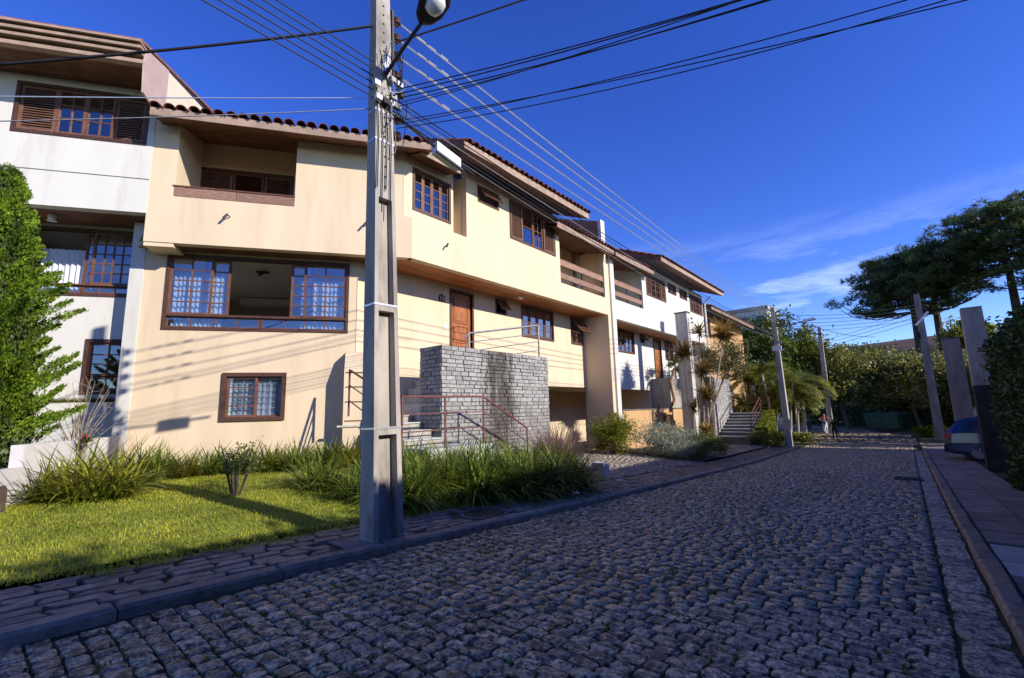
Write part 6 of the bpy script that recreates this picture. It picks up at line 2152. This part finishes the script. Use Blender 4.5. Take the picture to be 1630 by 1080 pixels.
def person(label, loc, rz, J, hgt, mats, group='children playing in the street'):
    """J: joint positions for a 1.0 tall figure; grown with the skin modifier into one mesh."""
    names = list(J)
    E = [('pelvis', 'waist'), ('waist', 'chest'), ('chest', 'neck'), ('neck', 'chin'), ('chin', 'head'), ('chest', 'shL'), ('shL', 'elL'), ('elL', 'haL'), ('haL', 'fiL'), ('chest', 'shR'), ('shR', 'elR'), ('elR', 'haR'), ('haR', 'fiR'),
         ('pelvis', 'hiL'), ('hiL', 'knL'), ('knL', 'anL'), ('anL', 'toL'), ('pelvis', 'hiR'), ('hiR', 'knR'), ('knR', 'anR'), ('anR', 'toR')]
    rad = dict(pelvis=.075, waist=.066, chest=.075, neck=.028, chin=.045, head=.058, hi=.058, kn=.036, an=.024, to=.022, sh=.036, el=.026, ha=.02, fi=.016)
    me = bpy.data.meshes.new('person')
    me.from_pydata([Vector(J[n]) * hgt for n in names], [(names.index(a), names.index(b)) for a, b in E], [])
    ob = bpy.data.objects.new('person', me)
    COL.objects.link(ob)
    md = ob.modifiers.new('skin', 'SKIN')
    for i, n in enumerate(names):
        r = rad.get(n, rad.get(n[:2], .03)) * hgt
        me.skin_vertices[0].data[i].radius = (r, r)
        me.skin_vertices[0].data[i].use_root = (n == 'pelvis')
    ss = ob.modifiers.new('sub', 'SUBSURF')
    ss.levels = ss.render_levels = 2
    dg = bpy.context.evaluated_depsgraph_get()
    em = bpy.data.meshes.new_from_object(ob.evaluated_get(dg))
    bpy.data.objects.remove(ob)
    em.materials.clear()
    for k in ('skin', 'hair', mats[0], mats[1], 'car_black'): em.materials.append(MATS[k])
    segs = [(a, b, Vector(J[a]) * hgt, Vector(J[b]) * hgt) for a, b in E]
    head = Vector(J['head']) * hgt
    for p in em.polygons:
        best, bd = None, 9
        for a, b, pa, pb in segs:
            d = pb - pa
            t = max(0, min(1, (p.center - pa).dot(d) / d.length_squared))
            dist = (p.center - pa - d * t).length
            if dist < bd: best, bd, bt = (a, b), dist, t
        a, b = best
        if b in ('chin', 'head', 'neck') and a != 'chest': i = 1 if (p.center.z > head.z - .005 * hgt or p.center.y > head.y + .02 * hgt) else 0
        elif b in ('haL', 'haR', 'fiL', 'fiR'): i = 0
        elif b[:2] in ('el', 'sh') or a in ('waist',) or b in ('waist', 'neck'): i = 2
        elif b[:2] == 'to': i = 4
        else: i = 3
        if b == 'waist' and bt < .4: i = 3
        p.material_index = i
        p.use_smooth = True
    o = add('person', em, None, None, Matrix.Translation(loc) @ Matrix.Rotation(rz, 4, 'Z'))
    return tag(o, label, 'person', group)


BASE = dict(pelvis=(0, 0, .52), waist=(0, 0, .60), chest=(0, 0, .74), neck=(0, -.01, .83), chin=(0, -.015, .875), head=(0, 0, .94),
            shL=(.10, 0, .79), elL=(.14, 0, .62), haL=(.15, -.06, .47), fiL=(.15, -.08, .42), shR=(-.10, 0, .79), elR=(-.14, 0, .62), haR=(-.15, -.06, .47), fiR=(-.15, -.08, .42),
            hiL=(.055, 0, .49), knL=(.06, -.02, .27), anL=(.06, 0, .035), toL=(.065, -.09, .02), hiR=(-.055, 0, .49), knR=(-.06, -.02, .27), anR=(-.06, 0, .035), toR=(-.065, -.09, .02))
J1 = dict(BASE, elL=(.2, -.06, .72), haL=(.12, -.16, .80), fiL=(.09, -.19, .83), elR=(-.2, -.06, .74), haR=(-.14, -.16, .84), fiR=(-.11, -.19, .87), knL=(.09, -.10, .29), anL=(.10, .02, .09), toL=(.11, -.04, .05), knR=(-.07, .02, .27), anR=(-.08, .10, .05), toR=(-.08, .04, .02))
person('child in a blue top and white trousers running with raised hands', (-4.25, 37.2, g(37)), R(-60), J1, 1.34, ('cloth_blue', 'cloth_white'))
J2 = dict(BASE, elR=(-.19, -.08, .76), haR=(-.27, -.16, .80), fiR=(-.30, -.19, .82), elL=(.17, .02, .63), haL=(.16, -.08, .52), fiL=(.16, -.11, .48), anL=(.07, .01, .035))
person('child in black trousers and a dark top pointing with one arm', (-3.42, 33.9, g(34)), R(170), J2, 1.30, ('cloth_black', 'cloth_black'))
J3 = dict(BASE, elL=(.2, 0, .7), haL=(.13, -.12, .78), fiL=(.1, -.15, .8), elR=(-.2, 0, .7), haR=(-.13, -.12, .78), fiR=(-.1, -.15, .8))
person('child in a red top and light skirt standing before the pole behind', (-4.55, 39.9, g(40)), R(10), J3, 1.5, ('cloth_red', 'cloth_white'))

# far houses
far0 = set(bpy.data.objects)
fh = thing('far_house', (9, 66, 0), 'white gabled house with a grey roof, behind the tall araucaria', 'house')
MB().prism([(6.3, 62, -.3), (11.5, 62, -.3), (11.5, 62, 7.2), (8.9, 62, 9.4), (6.3, 62, 7.2)], (0, 9, 0)).build('wall', 'wall_far', fh)
MB().hexa([(6.0, 61.6, 7.0), (6.0, 71.4, 7.0), (8.9, 71.4, 9.5), (8.9, 61.6, 9.5), (6.0, 61.6, 7.2), (6.0, 71.4, 7.2), (8.9, 71.4, 9.7), (8.9, 61.6, 9.7)]).hexa([(8.9, 61.6, 9.5), (8.9, 71.4, 9.5), (11.8, 71.4, 7.0), (11.8, 61.6, 7.0), (8.9, 61.6, 9.7), (8.9, 71.4, 9.7), (11.8, 71.4, 7.2), (11.8, 61.6, 7.2)]).build('roof', 'roof_far', fh)
MB().box(8.2, 9.4, 61.94, 62, 5.2, 6.4).build('window', 'car_glass', fh)
fb = thing('far_house', (-3, 72, 0), 'long low building with a shallow brown roof, above the flowering trees', 'house')
MB().box(-12, 8, 70, 78, -.3, 7.7).build('wall', 'cream', fb)
MB().hexa([(-12.8, 69.3, 7.7), (8.8, 69.3, 7.7), (8.8, 79, 7.7), (-12.8, 79, 7.7), (-9, 73, 8.9), (7.5, 73, 9.7), (7.5, 75, 9.7), (-9, 75, 8.9)]).build('roof', 'roof_far', fb)
for i in range(6): MB().box(-10.5 + i * 3, -9.2 + i * 3, 69.93, 70, 6.0, 7.2).build('window', 'car_glass', fb)
fa = thing('far_house', (-24, 88, 0), 'pale flat roofed apartment block on the hill behind the tall trees', 'house')
MB().box(-26, -16, 86, 96, -.3, 18.0).build('wall', 'wall_far', fa)
MB().box(-26.3, -15.7, 85.7, 96.3, 18.0, 18.6).build('roof', 'concrete', fa)
for i in range(4):
    for j in range(2): MB().box(-25 + i * 2.4, -23.6 + i * 2.4, 85.94, 86, 13.2 + j * 2.4, 14.6 + j * 2.4).build('window', 'car_glass', fa)

for o in set(bpy.data.objects) - far0:
    if o.parent is None:
        o.matrix_basis = Matrix.Translation((0, 0, 2)) @ Matrix.Scale(1.3, 4) @ Matrix.Translation((0, 0, -2)) @ o.matrix_basis

# houses and trees on the hedge side of the street: out of the picture, they shade the road
h4 = thing('row_house', (8, 6, .3), 'row house across the street behind the tall hedge', 'house', 'row houses across the street')
m = MB()
wall(m, FQ, -16, 28.7, .0, 5.4, 0, .2, [(-3, -1, 3.2, 4.6), (4, 6, 3.2, 4.6), (11, 13, 3.2, 4.6), (18.5, 20.5, 3.2, 4.6), (20.8, 24.8, .0, 2.4)])
m.box(5.2, 12, 28.5, 28.7, .0, 5.4)
m.box(5.2, 12, -16, -15.8, .0, 5.4)
m.box(12, 12.2, -16, 28.7, 0, 6)
m.build('wall', 'cream', h4)
for a in (-3, 4, 11, 18.5):
    window(h4, FQ, a, a + 2, 3.2, 4.6, 0, [(a + .07, a + 1, 3.27, 4.53, 2, 3, 'glass'), (a + 1, a + 1.93, 3.27, 4.53, 2, 3, 'glass')])
roof_plane(h4, (4.2, -16.2, 5.18), (4.2, 28.9, 5.18), (1, 0, 0), .32, 4.2, soffit_depth=.9, tile_rows=4)
m = MB()
m.poly([(8.4, -16.2, 6.7), (8.4, 28.9, 6.7), (12.6, 28.9, 5.4), (12.6, -16.2, 5.4)])
m.build('rear_roof', 'tile_brown', h4)
SG = 'trees across the street'
for i, (x, y, h, r) in enumerate(((9.5, 2.6, 8.1, 1.3), (9.0, 5.6, 7.6, 1.2), (9.8, -1.5, 8.6, 1.9), (9.6, 11.5, 8.0, 1.6), (9.2, 34.5, 6.4, 2.0), (8.0, 38.5, 5.4, 1.8), (6.5, 30.8, 5.0, 1.2))):
    tree('tree', 'leafy tree across the street behind the row house', (x, y, 0), [([(0, 0, 0), (.1, 0, h * .5), (0, .1, h * .85)], [.2, .16, .06])], [((0, 0, h - r), (r * 1.2, r * 1.2, r), 2600, 45)], 'leaf_mid', .26, SG)

P = []
for _ in range(260):
    x_, y_ = random.uniform(-9.5, -4.5), random.uniform(-.3, 8.5)
    z_ = lawn_z(x_, y_) + .045 if x_ < -5.35 else g(y_) + .085
    P.append((x_, y_, z_))
P = np.array(P)
V, F = leaves(P, .055, np.tile([1.0, 0, 0], (len(P), 1)), 1.8, .9)
V[:, 2] = np.repeat(P[:, 2], 4) + (V[:, 2] - np.repeat(P[:, 2], 4)) * .25
tag(add('fallen_leaves', fast('fallen_leaves', V, F), 'dry_leaf'), 'dry brown leaves scattered over the lawn and flagstones', 'leaves', kind='stuff')
# scraps on the pavement edge
for i, (x, y) in enumerate(((-4.62, 6.95), (-4.72, 7.15), (-5.0, 9.3))):
    z = g(y) + .13
    m = MB()
    for q in range(4):
        for w in range(4): m.v.append((x + q * .03 + random.uniform(-.01, .01), y + w * .035, z + random.uniform(0, .03)))
    for q in range(3):
        for w in range(3): m.f.append((q * 4 + w, q * 4 + w + 1, q * 4 + w + 5, q * 4 + w + 4))
    tag(m.build('paper_scrap', 'litter'), 'crumpled white paper scrap on the flagstones near the strap leaves', 'litter', 'paper scraps')
